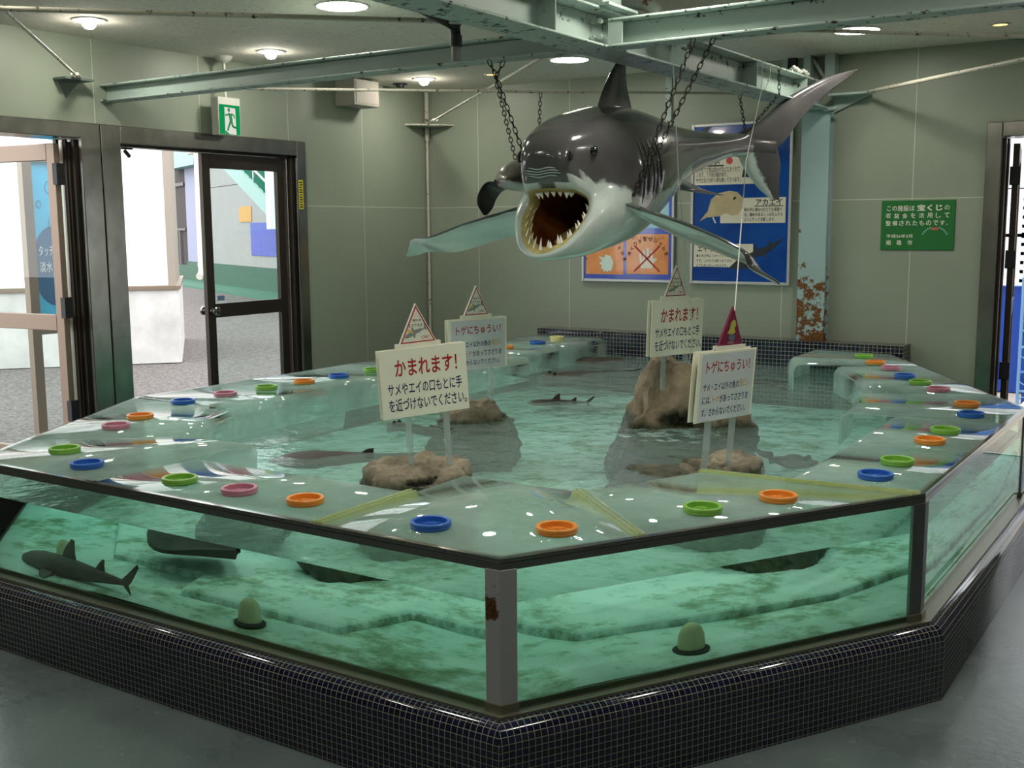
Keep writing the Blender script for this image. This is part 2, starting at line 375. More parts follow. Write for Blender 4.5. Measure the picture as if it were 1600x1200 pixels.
def door_leaf(parent, width, glassy=True, metal=M_bronze, knob=True, z0=.02, h=2.05, rail=.92):
    """glazed leaf, local: hinge at the origin, leaf along +y, thickness along x"""
    t = .02; m = mb()
    m.box(-t, 0, z0, t, .07, z0+h); m.box(-t, width-.07, z0, t, width, z0+h)
    m.box(-t, .07, z0, t, width-.07, z0+.13); m.box(-t, .07, z0+h-.10, t, width-.07, z0+h); m.box(-t, .07, rail, t, width-.07, rail+.10)
    leaf = m.build('door_leaf', metal, parent, True); bevel(leaf, .003, 1)
    g = mb().box(-.003, .07, z0+.13, .003, width-.07, rail).build('glass_pane', M_doorglass, leaf, True)
    g = mb().box(-.003, .07, rail+.10, .003, width-.07, z0+h-.10).build('glass_pane', M_doorglass, leaf, True)
    if knob:
        prof = [(0, 0), (.026, .001), (.026, .008), (.012, .012), (.012, .030), (.030, .038), (.033, .052), (.024, .062), (0, .064)]
        k = mb(); 
        for sx in (1, -1):
            q = MB().lathe(prof, 20); k.add([(sx*(v.z+.02), width-.035 if False else .035+0*v.x+v.x, rail+.05+v.y) for v in q.v], q.f)
        kk = k.build('door_knob', M_steel, leaf, True, 40)
    return leaf
# door 2 (wide view onto the yard): frame, right leaf shut, left leaf swung away out of sight
d2 = thing('door_2', 'steel framed double doorway with its right leaf shut', 'door', (XL, 5.42, 0)); struct(d2)
m = mb()
m.box(XL-.22, 4.515, 0, XL+.03, 4.66, 2.2); m.box(XL-.22, 6.245, 0, XL+.03, 6.34, 2.2); m.box(XL-.22, 4.66, 2.09, XL+.03, 6.245, 2.2)
bevel(m.build('door_frame', M_frame, d2), .004, 1)
m = mb(); m.box(XL-.12, 6.168, 0, XL-.07, 6.190, 2.09); m.box(XL-.06, 6.222, 0, XL-.01, 6.245, 2.09); m.box(XL-.14, 6.205, 0, XL-.12, 6.245, 2.09); m.box(XL-.12, 4.66, 2.075, XL-.03, 6.245, 2.09)
m.build('screen_track', M_bronze, d2)
mb().box(XL-.10, 6.194, 0, XL-.07, 6.218, 2.07).build('screen_edge', M_bronzel, d2)
lf = door_leaf(d2, .79); lf.location = (-.05, 5.37-5.42, 0)
mb().box(.022, .085, 1.04, .0235, .15, 1.075).build('blue_sticker', mat('blue_sticker', (96, 122, 160), .5), lf, True)
pl = at_x(472, 304, XL+.031)
st = mb().box(XL+.0305, pl.y-.035, pl.z-.11, XL+.0325, pl.y+.012, pl.z+.11).build('yellow_sticker', mat('yellow_sticker', (206, 196, 40), .5), d2)
m = mb()
for k in range(11): m.box(XL+.0326, pl.y-.03+.004*(k % 2), pl.z-.10+k*.0185, XL+.0331, pl.y+.006-.003*(k % 3), pl.z-.10+k*.0185+.010)
m.build('sticker_print', M_ink, st)
m = mb().bar((XL-.12, 4.72, 2.075), (XL-.12, 4.86, 2.075), .02, .015); m.bar((XL-.12, 4.80, 2.06), (XL-.12, 4.84, 2.02), .015, .02)
m.build('door_closer', M_black, d2)
# door 1
d1 = thing('door_1', 'steel framed doorway with its leaf swung open to the yard', 'door', (XL, 3.6, 0)); struct(d1)
m = mb()
m.box(XL-.22, 4.37, 0, XL+.03, 4.508, 2.2); m.box(XL-.22, 2.695, 0, XL+.03, 2.84, 2.2); m.box(XL-.22, 2.84, 2.105, XL+.03, 4.37, 2.2)
bevel(m.build('door_frame', M_frame, d1), .004, 1)
m = mb(); m.box(XL-.15, 4.295, 0, XL-.12, 4.315, 2.1); m.box(XL-.10, 4.325, 0, XL-.07, 4.34, 2.1); m.box(XL-.05, 4.35, 0, XL-.02, 4.37, 2.1)
m.build('screen_track', M_bronze, d1)
mb().box(XL-.14, 4.343, 0, XL-.09, 4.362, 2.09).build('screen_edge', M_bronzel, d1)
lf = door_leaf(d1, .80, metal=M_bronzel, knob=False); lf.location = (-.06, 4.255-3.6, 0); lf.rotation_euler = (0, 0, R(96))
m = mb()
for z in (.35, 1.0, 1.82): m.box(-.03, -.025, z, .03, .012, z+.13)
m.build('hinge', M_black, lf, True)
# door 3 (right)
d3 = thing('door_3', 'steel framed doorway on the right with an open leaf', 'door', (-.6, YB, 0)); struct(d3)
m = mb(); m.box(-1.44, YB-.03, 0, -1.345, YB+.2, 2.2); m.box(-1.345, YB-.03, 2.105, .25, YB+.2, 2.2); m.box(.25, YB-.03, 0, .4, YB+.2, 2.2)
bevel(m.build('door_frame', M_frame, d3), .004, 1)
m = mb(); m.box(-1.345, YB+.02, 0, -1.325, YB+.06, 2.1); m.box(-1.345, YB+.10, 0, -1.32, YB+.14, 2.1)
m.build('screen_track', M_bronze, d3)
lf = door_leaf(d3, .78, knob=False); lf.location = (-1.285+.6, .17, 0); lf.rotation_euler = (0, 0, R(8))
m = mb()
for z in (.5, 1.25, 1.8): m.box(-.035, -.02, z, .03, .012, z+.12)
m.build('hinge', M_black, lf, True)
# conduit in the far corner, skirting along the walls
cp = mb().tube([(XL+.03, YB-.03, .0), (XL+.03, YB-.03, 2.30)], .012, 8).tube([(XL+.03, YB-.03, 2.30), (XL+.03, YB-.03, ZC)], .02, 8).tube([(XL+.03, YB-.03, 2.33), (XL+.03, YB-.03, 2.36)], .024, 10).build('conduit', M_rod, None, False, 40)
tag(cp, 'thin pale conduit running up the far corner of the walls', 'pipe')

# ============================================================ outside
gm = NT('asphalt'); gm.base(gm.ramp(gm.noise(26, 8, .9), [(.40, (70, 66, 64)), (.60, (138, 130, 126))])); gm.set(.95, 0, .2); gm.bump(gm.noise(150, 4), .6, .01)
struct(box(-60, -20, -.16, XL-.02, 60, -.01).build('ground', gm.m))
pv = NT('beige_paving'); b = pv.n('TexBrick', offset=0.0); pv.l(pv.n('TexCoord').outputs['Object'], b.inputs['Vector'])
b.inputs['Scale'].default_value = 1; b.inputs['Brick Width'].default_value = .3; b.inputs['Row Height'].default_value = .3; b.inputs['Mortar Size'].default_value = .004
b.inputs['Color1'].default_value = lin((168, 156, 140)); b.inputs['Color2'].default_value = lin((158, 148, 134)); b.inputs['Mortar'].default_value = lin((120, 112, 100)); pv.base(b.outputs['Color']); pv.set(.8)
struct(box(XL-.02, YB+.08, -.16, 12, 40, -.01).build('pavement', pv.m))
struct(box(XR, -20, -.16, 40, YB+.08, -.015).build('path', gm.m))
struct(box(-1.44, YB+.06, -.02, .4, YB+.10, .006).build('trim_1', M_silver))
tg = mb()
for i in range(2):
    for j in range(3):
        x0, y0 = -1.22+i*.3, 8.45+j*.3; tg.box(x0, y0, -.01, x0+.29, y0+.29, .002)
        for a in range(3): tg.box(x0+.03+a*.09, y0+.02, .002, x0+.065+a*.09, y0+.27, .008)
tag(tg.build('tactile_paving', mat('yellow_tactile', (196, 170, 96), .7)), 'yellow tactile paving blocks outside the right doorway', 'paving')
M_facade = mat('white_facade', (232, 232, 228), .6, 0, .02, 2); M_plinth = mat('concrete_plinth', (196, 192, 188), .8, 0, .08, 3, .2, 40)
# white hall across the yard: its near wall runs from far left to the corner at (-10.41, 8.76)
e0 = V((-10.41, 8.76, 0)); e1 = V((-12.9, 5.9, 0)); du = (e1-e0).normalized(); nn = V((-du.y, du.x, 0)); nn = nn if nn.x > 0 else -nn
wb = thing('building', 'overexposed white panelled building with a pale plinth seen through the left doors', 'building', e0)
def wallbox(m, s0, s1, z0, z1, d0, d1):
    a, b = e0+du*s0, e0+du*s1
    q = [a+nn*d1, b+nn*d1, b-nn*d0, a-nn*d0]
    return m.add([(p.x, p.y, z) for z in (z0, z1) for p in q], [(0, 1, 2, 3), (7, 6, 5, 4), (0, 4, 5, 1), (1, 5, 6, 2), (2, 6, 7, 3), (3, 7, 4, 0)])
wallbox(mb(), 0, 8, 0, .86, 3, .06).build('plinth', M_plinth, wb)
wallbox(mb(), -.02, 8, .86, .90, 3, .09).build('plinth_cap', M_bronzel, wb)
m = mb(); z = .90
for k in range(5): wallbox(m, .10, 8, z+.006, z+.80, 3, .0); z += .806
wallbox(m, .11, 8, .9, z, 3, -.01); m.build('wall_panels', M_facade, wb)
wallbox(mb(), .03, .115, .90, z, 2.9, .02).build('corner_post', mat('taupe_trim', (150, 138, 126), .5), wb)
# building with the staircase farther off
far = thing('building', 'pale building with green plinth, coloured squares and an outside staircase', 'building', (-22, 20.6, 0))
P0 = at_z(325, 432, .0); F0 = V((-24.6, 21.9, 0)); F1 = V((-18.6, 18.9, 0)); fu = (F1-F0).normalized(); fn = V((fu.y, -fu.x, 0)); fn = fn if fn.dot(EYE-F0) > 0 else -fn
def fw(m, s0, s1, z0, z1, d0, d1):
    a, b = F0+fu*s0, F0+fu*s1; q = [a+fn*d1, b+fn*d1, b-fn*d0, a-fn*d0]
    return m.add([(p.x, p.y, z) for z in (z0, z1) for p in q], [(0, 1, 2, 3), (7, 6, 5, 4), (0, 4, 5, 1), (1, 5, 6, 2), (2, 6, 7, 3), (3, 7, 4, 0)])
def fs(px, py, off=0):     # picture point on that facade -> (along, z)
    d = ray(px, py); t = ((F0+fn*off)-EYE).dot(fn)/d.dot(fn); q = EYE+d*t; return (q-F0).dot(fu), q.z
M_fwall = mat('pale_grey_wall', (150, 145, 143), .7, 0, .02, 1); M_gplinth = mat('green_plinth', (28, 76, 52), .6)
s_l = fs(322, 300)[0]; s_r = 16
fw(mb(), s_l, s_r, .0, .62, 2, .05).build('plinth', M_gplinth, far)
fw(mb(), s_l-3.0, s_r, -.01, .05, 0, .9).build('green_kerb', mat('green_paint', (60, 108, 86), .7), far)
m = mb(); fw(m, s_l, s_r, .62, 2.72, 2, 0); fw(m, s_l, s_r, 2.735, 6.5, 2, 0); m.build('wall_panels', M_fwall, far)
a0, z0 = fs(375, 347); a1, z1 = fs(393, 322)
fw(mb(), a0, a1, z0, z1, .0, .02).build('orange_square', mat('orange_panel', (190, 136, 50), .6), far)
a0, z0 = fs(394, 399); a1, z1 = fs(440, 347)
fw(mb(), a0, a1+.6, z0, z1, .0, .02).build('blue_square', mat('blue_panel', (66, 76, 164), .6), far)
fw(mb(), s_l-2.35, s_l-.02, .62, 6, 2, .0).build('side_pier', mat('lilac_wall', (138, 140, 162), .7), far)
fw(mb(), s_l-2.37, s_l-.01, .0, .62, 2, .03).build('pier_plinth', M_gplinth, far)
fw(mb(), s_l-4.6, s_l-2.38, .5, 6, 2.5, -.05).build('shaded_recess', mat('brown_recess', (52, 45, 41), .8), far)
for a_ in ((s_l-4.4, s_l-2.5, 1.55, 1.62), (s_l-4.4, s_l-2.5, 2.9, 3.0), (s_l-3.3, s_l-3.2, .5, 1.55)): fw(mb(), *a_, 0, .02).build('recess_rail', mat('grey_rail', (90, 86, 84), .6), far)
fw(mb(), s_l-4.6, s_l-2.38, .0, .5, 2.5, .0).build('recess_plinth', M_gplinth, far)
p1, p2 = fs(318, 224), fs(392, 300)
fw(mb(), s_l-3.4, s_l+.1, fs(318, 258)[1], fs(318, 232)[1]+1.2, .0, .35).build('teal_canopy', mat('teal_canopy', (120, 160, 154), .5), far)
# staircase running down to the right in front of the wall
sc0, sc1 = fs(342, 250, 1.6), fs(436, 350, 1.6)
sl = (sc1[1]-sc0[1])/(sc1[0]-sc0[0])
def on(s, z, d): p = F0+fu*s+fn*d; return V((p.x, p.y, z))
stair = thing('staircase', 'pale green steel staircase descending along the far building', 'staircase', on(sc1[0], 0, .9))
m = mb()
for d in (.5, 1.6): m.bar(on(sc0[0]-1.5, sc0[1]-1.5*sl+.12, d), on(sc1[0]+1.2, sc1[1]+1.2*sl+.12, d), .06, .34)
m.build('stringer', mat('pale_green_steel', (142, 170, 164), .5), stair)
m = mb(); n = 22
for k in range(n):
    t = (k+.5)/n; s = sc0[0]-1.5+(sc1[0]-sc0[0]+2.7)*t; z = sc0[1]-1.5*sl+(s-sc0[0]+1.5)*sl+.25
    a, b, c, d = on(s-.13, z, .5), on(s+.13, z, .5), on(s+.13, z, 1.6), on(s-.13, z, 1.6)
    m.add([a, b, c, d], [(0, 1, 2, 3)]); a2 = a.copy(); d2_ = d.copy(); a2.z += .2; d2_.z += .2; m.add([a, d, d2_, a2], [(0, 1, 2, 3)])
m.build('stair_tread', mat('green_treads', (52, 128, 102), .6), stair)
m = mb()
for d in (1.58,):
    for dz in (.55, 1.05): m.tube([on(sc0[0]-1.5, sc0[1]-1.5*sl+dz, d), on(sc1[0]+1.2, sc1[1]+1.2*sl+dz, d)], .025, 6)
    for k in range(4):
        s = sc0[0]-.6+k*1.0; z = sc0[1]+(s-sc0[0])*sl; m.tube([on(s, z, d), on(s, z+1.05, d)], .022, 6)
m.build('handrail', M_silver, stair)
w0 = fs(429, 262, 1.7); w1 = fs(435, 358, 1.7)
tag(mb().bar(on(w0[0], w1[1], 1.75), on(w0[0], w0[1]+1.5, 1.75), .22, .22, up=fn).build('white_pillar', M_facade), 'square white pillar at the foot of the far staircase', 'pillar')
# drain pipe beside the recess, nearer
q0 = at_y(309, 245, 15.6); q1 = at_y(316, 432, 15.6)
dp = thing('drain_pipe', 'white drain pipe with a hooked foot in front of the dark recess', 'pipe', (q1.x, q1.y, q1.z))
pts = [(q0.x, q0.y, q0.z+1.5), (q1.x, q1.y, q1.z+.12), (q1.x+.01, q1.y-.03, q1.z+.04), (q1.x+.05, q1.y-.12, q1.z)]
mb().tube(pts, .072, 14).build('pipe_run', M_white, dp, False, 50)
mb().tube([(q0.x, q0.y, q0.z+.12), (q0.x-.25, q0.y, q0.z+.10), (q0.x-.34, q0.y, q0.z+.2)], .06, 12).build('pipe_branch', M_white, dp, False, 50)
for z in (q0.z-.05, (q0.z+q1.z)/2, q1.z+.2):
    xx = q0.x+(q1.x-q0.x)*(q0.z-z)/(q0.z-q1.z); mb().tube([(xx, q0.y, z), (xx, q0.y, z+.07)], .082, 14).build('pipe_collar', M_white, dp, False, 50)
# blue banner outside door 1
b0 = at_x(44, 252, -7.5); b1 = at_x(44, 497, -7.5); b2 = at_x(93, 250, -7.5)
bn = thing('banner', 'bright blue banner with fish outlines outside the left doorway', 'banner', (-7.5, b0.y, 0))
hw = 1.15*(b2.y-b0.y); bz0, bz1 = b1.z, b0.z
m = mb(); m.box(-7.53, b0.y-.075, 0, -7.47, b0.y-.0, bz1+.1); m.box(-7.53, b0.y+hw, 0, -7.47, b0.y+hw+.06, bz1+.1); m.box(-7.53, b0.y, bz1, -7.47, b0.y+hw, bz1+.1); m.box(-7.53, b0.y, bz0-.13, -7.47, b0.y+hw, bz0)
m.build('stand_frame', M_bronzel, bn)
mb().box(-7.51, b0.y, bz0, -7.50, b0.y+hw, bz1).build('blue_panel', mat('banner_blue', (66, 186, 232), .4), bn)
def yz(m, poly, x): return m.add([(x, y, z) for y, z in poly], [tuple(range(len(poly)))])
def disc(y, z, ry, rz, n=28, a0=0, a1=360): return [(y+ry*math.cos(R(a0+(a1-a0)*k/n)), z+rz*math.sin(R(a0+(a1-a0)*k/n))) for k in range(n)]
cy, cz = b0.y+hw*.55, bz0+(bz1-bz0)*.33
m = mb(); 
yz(m, [(min(max(y, b0.y), b0.y+hw), z) for y, z in disc(cy, cz, hw*.62, (bz1-bz0)*.26)], -7.498).build('blue_disc', mat('banner_navy', (26, 96, 140), .4), bn)
for (y, z, r) in ((.5, .84, .05), (.2, .73, .03), (.62, .60, .09), (.62, .60, .055)):
    yy, zz = b0.y+hw*y, bz0+(bz1-bz0)*z; mb().tube([(-7.496, a, b) for a, b in disc(yy, zz, r*.6, r*.9, 20)], .0022, 4, True).build('bubble_outline', mat('banner_line', (30, 110, 150), .5), bn)
m = mb().tube([(-7.496, b0.y+hw*.62, bz0+(bz1-bz0)*.66), (-7.496, b0.y+hw*.75, bz0+(bz1-bz0)*.70), (-7.496, b0.y+hw*.8, bz0+(bz1-bz0)*.63)], .0022, 4)
m.build('fish_outline', mat('banner_line', (30, 110, 150), .5), bn)
def text_yz(m, body, y0, z0, y1, z1, x, bold=0):
    q = MB(); text(q, body, y0, z0, y1, z1, 0, bold); return m.add([(x, v.x, v.z) for v in q.v], q.f)
m = mb(); text_yz(m, 'タッチプール', b0.y+hw*.12, cz+.075, b0.y+hw*.98, cz+.155, -7.495); text_yz(m, '淡水カメ', b0.y+hw*.12, cz-.045, b0.y+hw*.82, cz+.035, -7.495)
m.build('lettering', mat('banner_white', (236, 240, 240), .5), bn)
# yard behind the right doorway: blue lattice crate trolley, white lattice panels, white float
M_bluep = mat('blue_plastic', (44, 96, 190), .4); M_lblue = mat('light_blue_steel', (120, 166, 214), .4)
cr = thing('blue_crate', 'stack of blue plastic crates behind a light blue lattice outside the right doorway', 'crate', (-1.0, 9.9, 0))
m = mb()
for k in range(3): m.box(-1.42, 9.75, .02+k*.34, -.85, 10.3, .32+k*.34); m.box(-1.45, 9.72, .30+k*.34, -.82, 10.33, .345+k*.34)
m.build('crate_body', M_bluep, cr)
m = mb()
for i in range(5):
    for j in range(9):
        x0, z0 = -1.40+i*.11+(.055 if j % 2 else 0), .10+j*.105
        m.tube([(x0+.048*math.cos(R(60*k+30)), 9.70, z0+.055*math.sin(R(60*k+30))) for k in range(6)], .006, 4, True)
m.tube([(-1.44, 9.70, 0), (-1.44, 9.70, 1.12)], .014, 6).tube([(-1.44, 9.70, 1.12), (-.85, 9.70, 1.37)], .014, 6).tube([(-1.44, 9.70, .55), (-.85, 9.70, .80)], .012, 6).tube([(-1.44, 9.70, .2), (-.85, 9.70, .2)], .012, 6)
m.build('lattice', M_lblue, cr)
lt = mb()
for i in range(14): lt.box(-2.1+i*.085, 11.0, 1.02, -2.07+i*.085, 11.03, 1.86)
for j in range(11): lt.box(-2.1, 11.0, 1.02+j*.082, -.97, 11.03, 1.05+j*.082)
lt.box(-2.1, 11.0, 1.86, -.97, 11.04, 1.92); lt.box(-2.1, 11.0, 1.42, -.97, 11.04, 1.47)
tag(lt.build('lattice_panel', mat('white_lattice', (226, 226, 222), .5)), 'white square lattice panel standing behind the blue crates', 'panel')
tag(box(-2.2, 11.05, 0, -.75, 11.2, .98).build('blue_tank', mat('deep_blue_tank', (24, 62, 150), .5)), 'deep blue tank wall behind the lattice outside the right doorway', 'tank')
tag(box(-6, 14, 0, 8, 14.2, 4.0).build('hall_wall', mat('grey_corrugated', (186, 186, 188), .6, 0, .06, 3)), 'pale grey wall of the hall beyond the right doorway', 'wall')
tag(mb().lathe([(0, 0), (.15, .0), (.2, .05), (.21, .12), (.15, .19), (.05, .21), (0, .21)], 24, (-1.17, 9.25, .0)).build('white_float', M_white, None, False, 50), 'white rounded float on the paving just outside the right doorway', 'float')
# ============================================================ the touch tank
RZ, WZ, BZ = .675, .545, .25
P_ = [(-4.79, 7.68), (-4.79, 3.70), (-4.00, 2.335), (-1.571, 2.335), (-.80, 3.665), (-.80, 5.69), (-1.95, 7.68)]
def offset(poly, d):       # open outline, positive = outwards (to the right of travel)
    out = []; n = len(poly)
    for i in range(n):
        p = V((*poly[i], 0)); ns = []
        for a, b in ((i-1, i), (i, i+1)):
            if a < 0 or b > n-1: continue
            t = V((poly[b][0]-poly[a][0], poly[b][1]-poly[a][1], 0)).normalized(); ns.append(V((t.y, -t.x, 0)))
        if len(ns) == 1: q = p+ns[0]*d
        else:
            b = (ns[0]+ns[1]).normalized(); q = p+b*(d/b.dot(ns[0]))
        out.append((q.x, q.y))
    return out
tank = thing('touch_tank', 'large angular glass touch tank on a dark blue mosaic base with a steel rim', 'tank', (-3, 5, 0))
# mosaic base: rounded nose over an upright face, uv in metres
prof = [(.030, .247), (.048, .246), (.060, .240), (.071, .230), (.079, .216), (.084, .200), (.085, .182), (.085, 0.0)]
m = mb(); uvs = []
lens = [0]
for a, b in zip(prof, prof[1:]): lens.append(lens[-1]+math.hypot(a[0]-b[0], a[1]-b[1]))
rows = [offset(P_, d) for d, _ in prof]
for i in range(len(P_)-1):
    L = math.hypot(P_[i+1][0]-P_[i][0], P_[i+1][1]-P_[i][1])
    tx, ty = (P_[i+1][0]-P_[i][0])/L, (P_[i+1][1]-P_[i][1])/L
    for k in range(len(prof)-1):
        q = [(rows[k][i], prof[k][1]), (rows[k][i+1], prof[k][1]), (rows[k+1][i+1], prof[k+1][1]), (rows[k+1][i], prof[k+1][1])]
        m.add([(p[0], p[1], z) for p, z in q], [(0, 3, 2, 1)])
        f = [((p[0]-P_[i][0])*tx+(p[1]-P_[i][1])*ty, -(lens[k] if j < 2 else lens[k+1])) for j, (p, z) in enumerate(q)]
        uvs.append(f)
m.uv = uvs
# build() indexes uv by vertex order inside the face, so match the (0,3,2,1) winding
me = bpy.data.meshes.new('mosaic_base'); off = tank.location
me.from_pydata([tuple(v-off) for v in m.v], [], m.f); ul = me.uv_layers.new(name='UVMap')
for p in me.polygons:
    for li, vi in zip(p.loop_indices, p.vertices): ul.data[li].uv = uvs[p.index][vi % 4]
me.materials.append(M_tile); ob = bpy.data.objects.new('mosaic_base', me); C.objects.link(ob); ob.parent = tank
bm = bmesh.new(); bm.from_mesh(me); bmesh.ops.remove_doubles(bm, verts=bm.verts, dist=1e-5); bm.normal_update(); bm.to_mesh(me); bm.free()
me.polygons.foreach_set('use_smooth', [True]*len(me.polygons)); me.set_sharp_from_angle(angle=R(35))
def ribbon(m, poly, d0, d1, z0, z1, i0=0, i1=None):     # solid strip along the outline
    a, b = offset(poly, d0), offset(poly, d1); i1 = len(poly)-1 if i1 is None else i1
    rows = [[(b[i][0], b[i][1], z0), (b[i][0], b[i][1], z1), (a[i][0], a[i][1], z1), (a[i][0], a[i][1], z0)] for i in range(i0, i1+1)]
    m.loft(rows, True); return m.add(rows[0]+rows[-1], [(0, 1, 2, 3), (7, 6, 5, 4)])
names = ['left rail', 'left corner rail', 'front rail', 'right corner rail', 'right rail', 'far right rail']
for i in range(6):
    m = mb(); ribbon(m, P_, -.030, 0, RZ-.012, RZ, i, i+1); ribbon(m, P_, -.004, 0, RZ-.034, RZ-.012, i, i+1)
    bevel(m.build('rim_rail', M_steel, tank), .003, 2)
    m = mb(); ribbon(m, P_, -.028, .036, .236, .2475, i, i+1); ribbon(m, P_, .030, .036, .2475, .255, i, i+1); ribbon(m, P_, -.028, -.016, .2475, .262, i, i+1)
    m.build('bottom_channel', mat('dull_steel_channel', (136, 132, 118), .35, .7), tank)
    ribbon(mb(), P_, -.014, -.004, .2475, RZ-.012, i, i+1).build('glass_pane', M_pane, tank)
for i in range(1, 6):
    p = V((*P_[i], 0)); a = (V((*P_[i-1], 0))-p).normalized(); b = (V((*P_[i+1], 0))-p).normalized()
    w = .050; o0 = offset(P_, .001)[i]; o1 = offset(P_, -.016)[i]; na = V((-a.y, a.x, 0)); nb = V((b.y, -b.x, 0))
    pa = V((*o0, 0))+a*w; pb = V((*o0, 0))+b*w; qa = V((*o1, 0))+a*(w-.006); qb = V((*o1, 0))+b*(w-.006)
    poly = [(pa.x, pa.y), o0, (pb.x, pb.y), (qb.x, qb.y), o1, (qa.x, qa.y)]
    pr = bevel(mb().prism(poly, .262, RZ-.03).build('corner_post', M_post if i == 3 else M_postp, tank), .002, 1)
    if i == 3: pr['label'] = 'steel corner post with a rust stain'
    o2 = offset(P_, .006)[i]; pa = V((*o2, 0))+a*(w+.004); pb = V((*o2, 0))+b*(w+.004)
    mb().prism([(pa.x, pa.y), o2, (pb.x, pb.y), (qb.x, qb.y), o1, (qa.x, qa.y)], .2476, .272).build('post_foot', mat('dull_steel_channel', (136, 132, 118), .35, .7), tank)
# mosaic ledge along the back wall
m = mb(); uvs = []
lx0, lx1, ly0, lz1 = -4.78, -1.87, 7.68, .727
for q, (ua, ub) in [(((lx0, ly0, 0), (lx1, ly0, 0), (lx1, ly0, lz1), (lx0, ly0, lz1)), (0, 2)), (((lx1, ly0, 0), (lx1, YB, 0), (lx1, YB, lz1), (lx1, ly0, lz1)), (1, 2)),
          (((lx0, YB, 0), (lx0, ly0, 0), (lx0, ly0, lz1), (lx0, YB, lz1)), (1, 2)), (((lx0, ly0, lz1), (lx1, ly0, lz1), (lx1, YB, lz1), (lx0, YB, lz1)), (0, 1))]:
    m.add(q, [(0, 1, 2, 3)]); uvs.append([(p[ua]*.66, p[ub]*.66) for p in q])
m.uv = uvs; m.build('mosaic_ledge', M_tile, tank)
# bed of the pool with its raised slabs
IN = offset(P_, -.028)
random.seed(4)
bed = []; nx, ny = 60, 74
def inside(x, y, poly):
    c = False; n = len(poly)
    for i in range(n):
        x1, y1 = poly[i]; x2, y2 = poly[(i+1) % n]
        if (y1 > y) != (y2 > y) and x < (x2-x1)*(y-y1)/(y2-y1)+x1: c = not c
    return c
bmp = bmesh.new(); vv = [bmp.verts.new((x, y, 0)) for x, y in IN]; bmp.faces.new(vv)
for k in range(46):
    bmesh.ops.bisect_plane(bmp, geom=bmp.verts[:]+bmp.edges[:]+bmp.faces[:], plane_co=(-4.8+k*.09, 0, 0), plane_no=(1, 0, 0))
for k in range(60):
    bmesh.ops.bisect_plane(bmp, geom=bmp.verts[:]+bmp.edges[:]+bmp.faces[:], plane_co=(0, 2.34+k*.09, 0), plane_no=(0, 1, 0))
m = mb(); bmp.verts.index_update()
m.add([(v.co.x, v.co.y, BZ+.008+.012*noise.noise(v.co*2.3)) for v in bmp.verts], [tuple(v.index for v in f.verts) for f in bmp.faces]); bmp.free()
m.build('pool_bed', M_bed, tank, False, 60)
slab = [(-3.62, 2.92), (-3.12, 2.90), (-3.06, 2.64), (-2.32, 2.62), (-2.20, 2.98), (-1.78, 2.95), (-1.44, 3.42), (-1.22, 3.76), (-1.14, 4.3), (-1.14, 5.5), (-2.2, 7.4), (-4.35, 7.4), (-4.35, 4.0)]
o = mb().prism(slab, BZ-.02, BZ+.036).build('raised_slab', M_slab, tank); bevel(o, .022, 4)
# water body (sides just inside the glass)
WP = offset(P_, -.0145)
w = mb().prism(WP, BZ-.03, WZ).build('water', M_water); w['kind'] = 'stuff'; w['label'] = 'pale turquoise rippled water filling the tank'; w['category'] = 'water'

# ------------------------------------------------------------ clear covers with folded inner lips
CZ = RZ-.003
covers = []
def cover(outer, inner, label, strip=False, lip=.155, r=.05, strip_far=False):
    t = thing('clear_cover', label, 'cover', (*outer[0], CZ), 'clear folded covers around the tank')
    prof = []                                     # (distance back from the inner edge, z)
    ph = [R(90*k/6) for k in range(7)]
    rows = []
    for o_, i_ in zip(outer, inner):
        o3, i3 = V((*o_, 0)), V((*i_, 0)); d = (i3-o3); L = d.length; d.normalize()
        pts = [o3+V((0, 0, CZ)), o3+d*(L-r)+V((0, 0, CZ))]
        pts += [o3+d*(L-r+r*math.sin(a))+V((0, 0, CZ-r+r*math.cos(a))) for a in ph[1:]]
        pts.append(i3+V((0, 0, CZ-lip))); rows.append(pts)
    o = mb().loft(rows).build('cover_sheet', M_cover, t, False, 60)
    sd = o.modifiers.new('sheet', 'SOLIDIFY'); sd.thickness = .007; sd.offset = 0
    for flag, (a, b), side in ((strip, (outer[0], inner[0]), 1), (strip_far, (outer[-1], inner[-1]), -1)):
        if flag:
            a3, b3 = V((*a, CZ)), V((*b, CZ)); d = (b3-a3).normalized(); n_ = V((d.y, -d.x, 0))
            q = mb()
            for s_, w_, h_ in ((.0, .010, .016), (.018, .008, .012), (-.014, .006, .010)):
                q.bar(a3+n_*s_+V((0, 0, .002)), b3-d*.02+n_*s_+V((0, 0, .002)), w_, h_)
            q.build('joint_strip', M_strip, t)
    covers.append(t); return t
e = .018
cover([(-3.27, 2.353), (-2.24, 2.353)], [(-3.27, 2.84), (-2.25, 2.84)], 'clear front cover carrying a green, a mauve and an orange lid', strip_far=True)
cover([(-2.22, 2.353), (-1.582, 2.353), (-1.365, 2.73)], [(-2.23, 3.14), (-2.02, 3.13), (-1.80, 3.13)], 'clear corner cover above the rusty post with a blue and an orange lid', strip_far=True)
cover([(-1.352, 2.75), (-.835, 3.64)], [(-1.79, 3.14), (-1.58, 3.60)], 'clear cover on the right of the rusty post with a green and an orange lid', strip_far=True)
cover([(-.818, 3.66), (-.818, 4.42)], [(-1.27, 3.61), (-1.28, 4.40)], 'clear right side cover nearest the camera with a blue and a green lid', True)
cover([(-.818, 4.43), (-.818, 5.14)], [(-1.28, 4.41), (-1.30, 5.13)], 'clear right side cover with an orange lid beside a green lid')
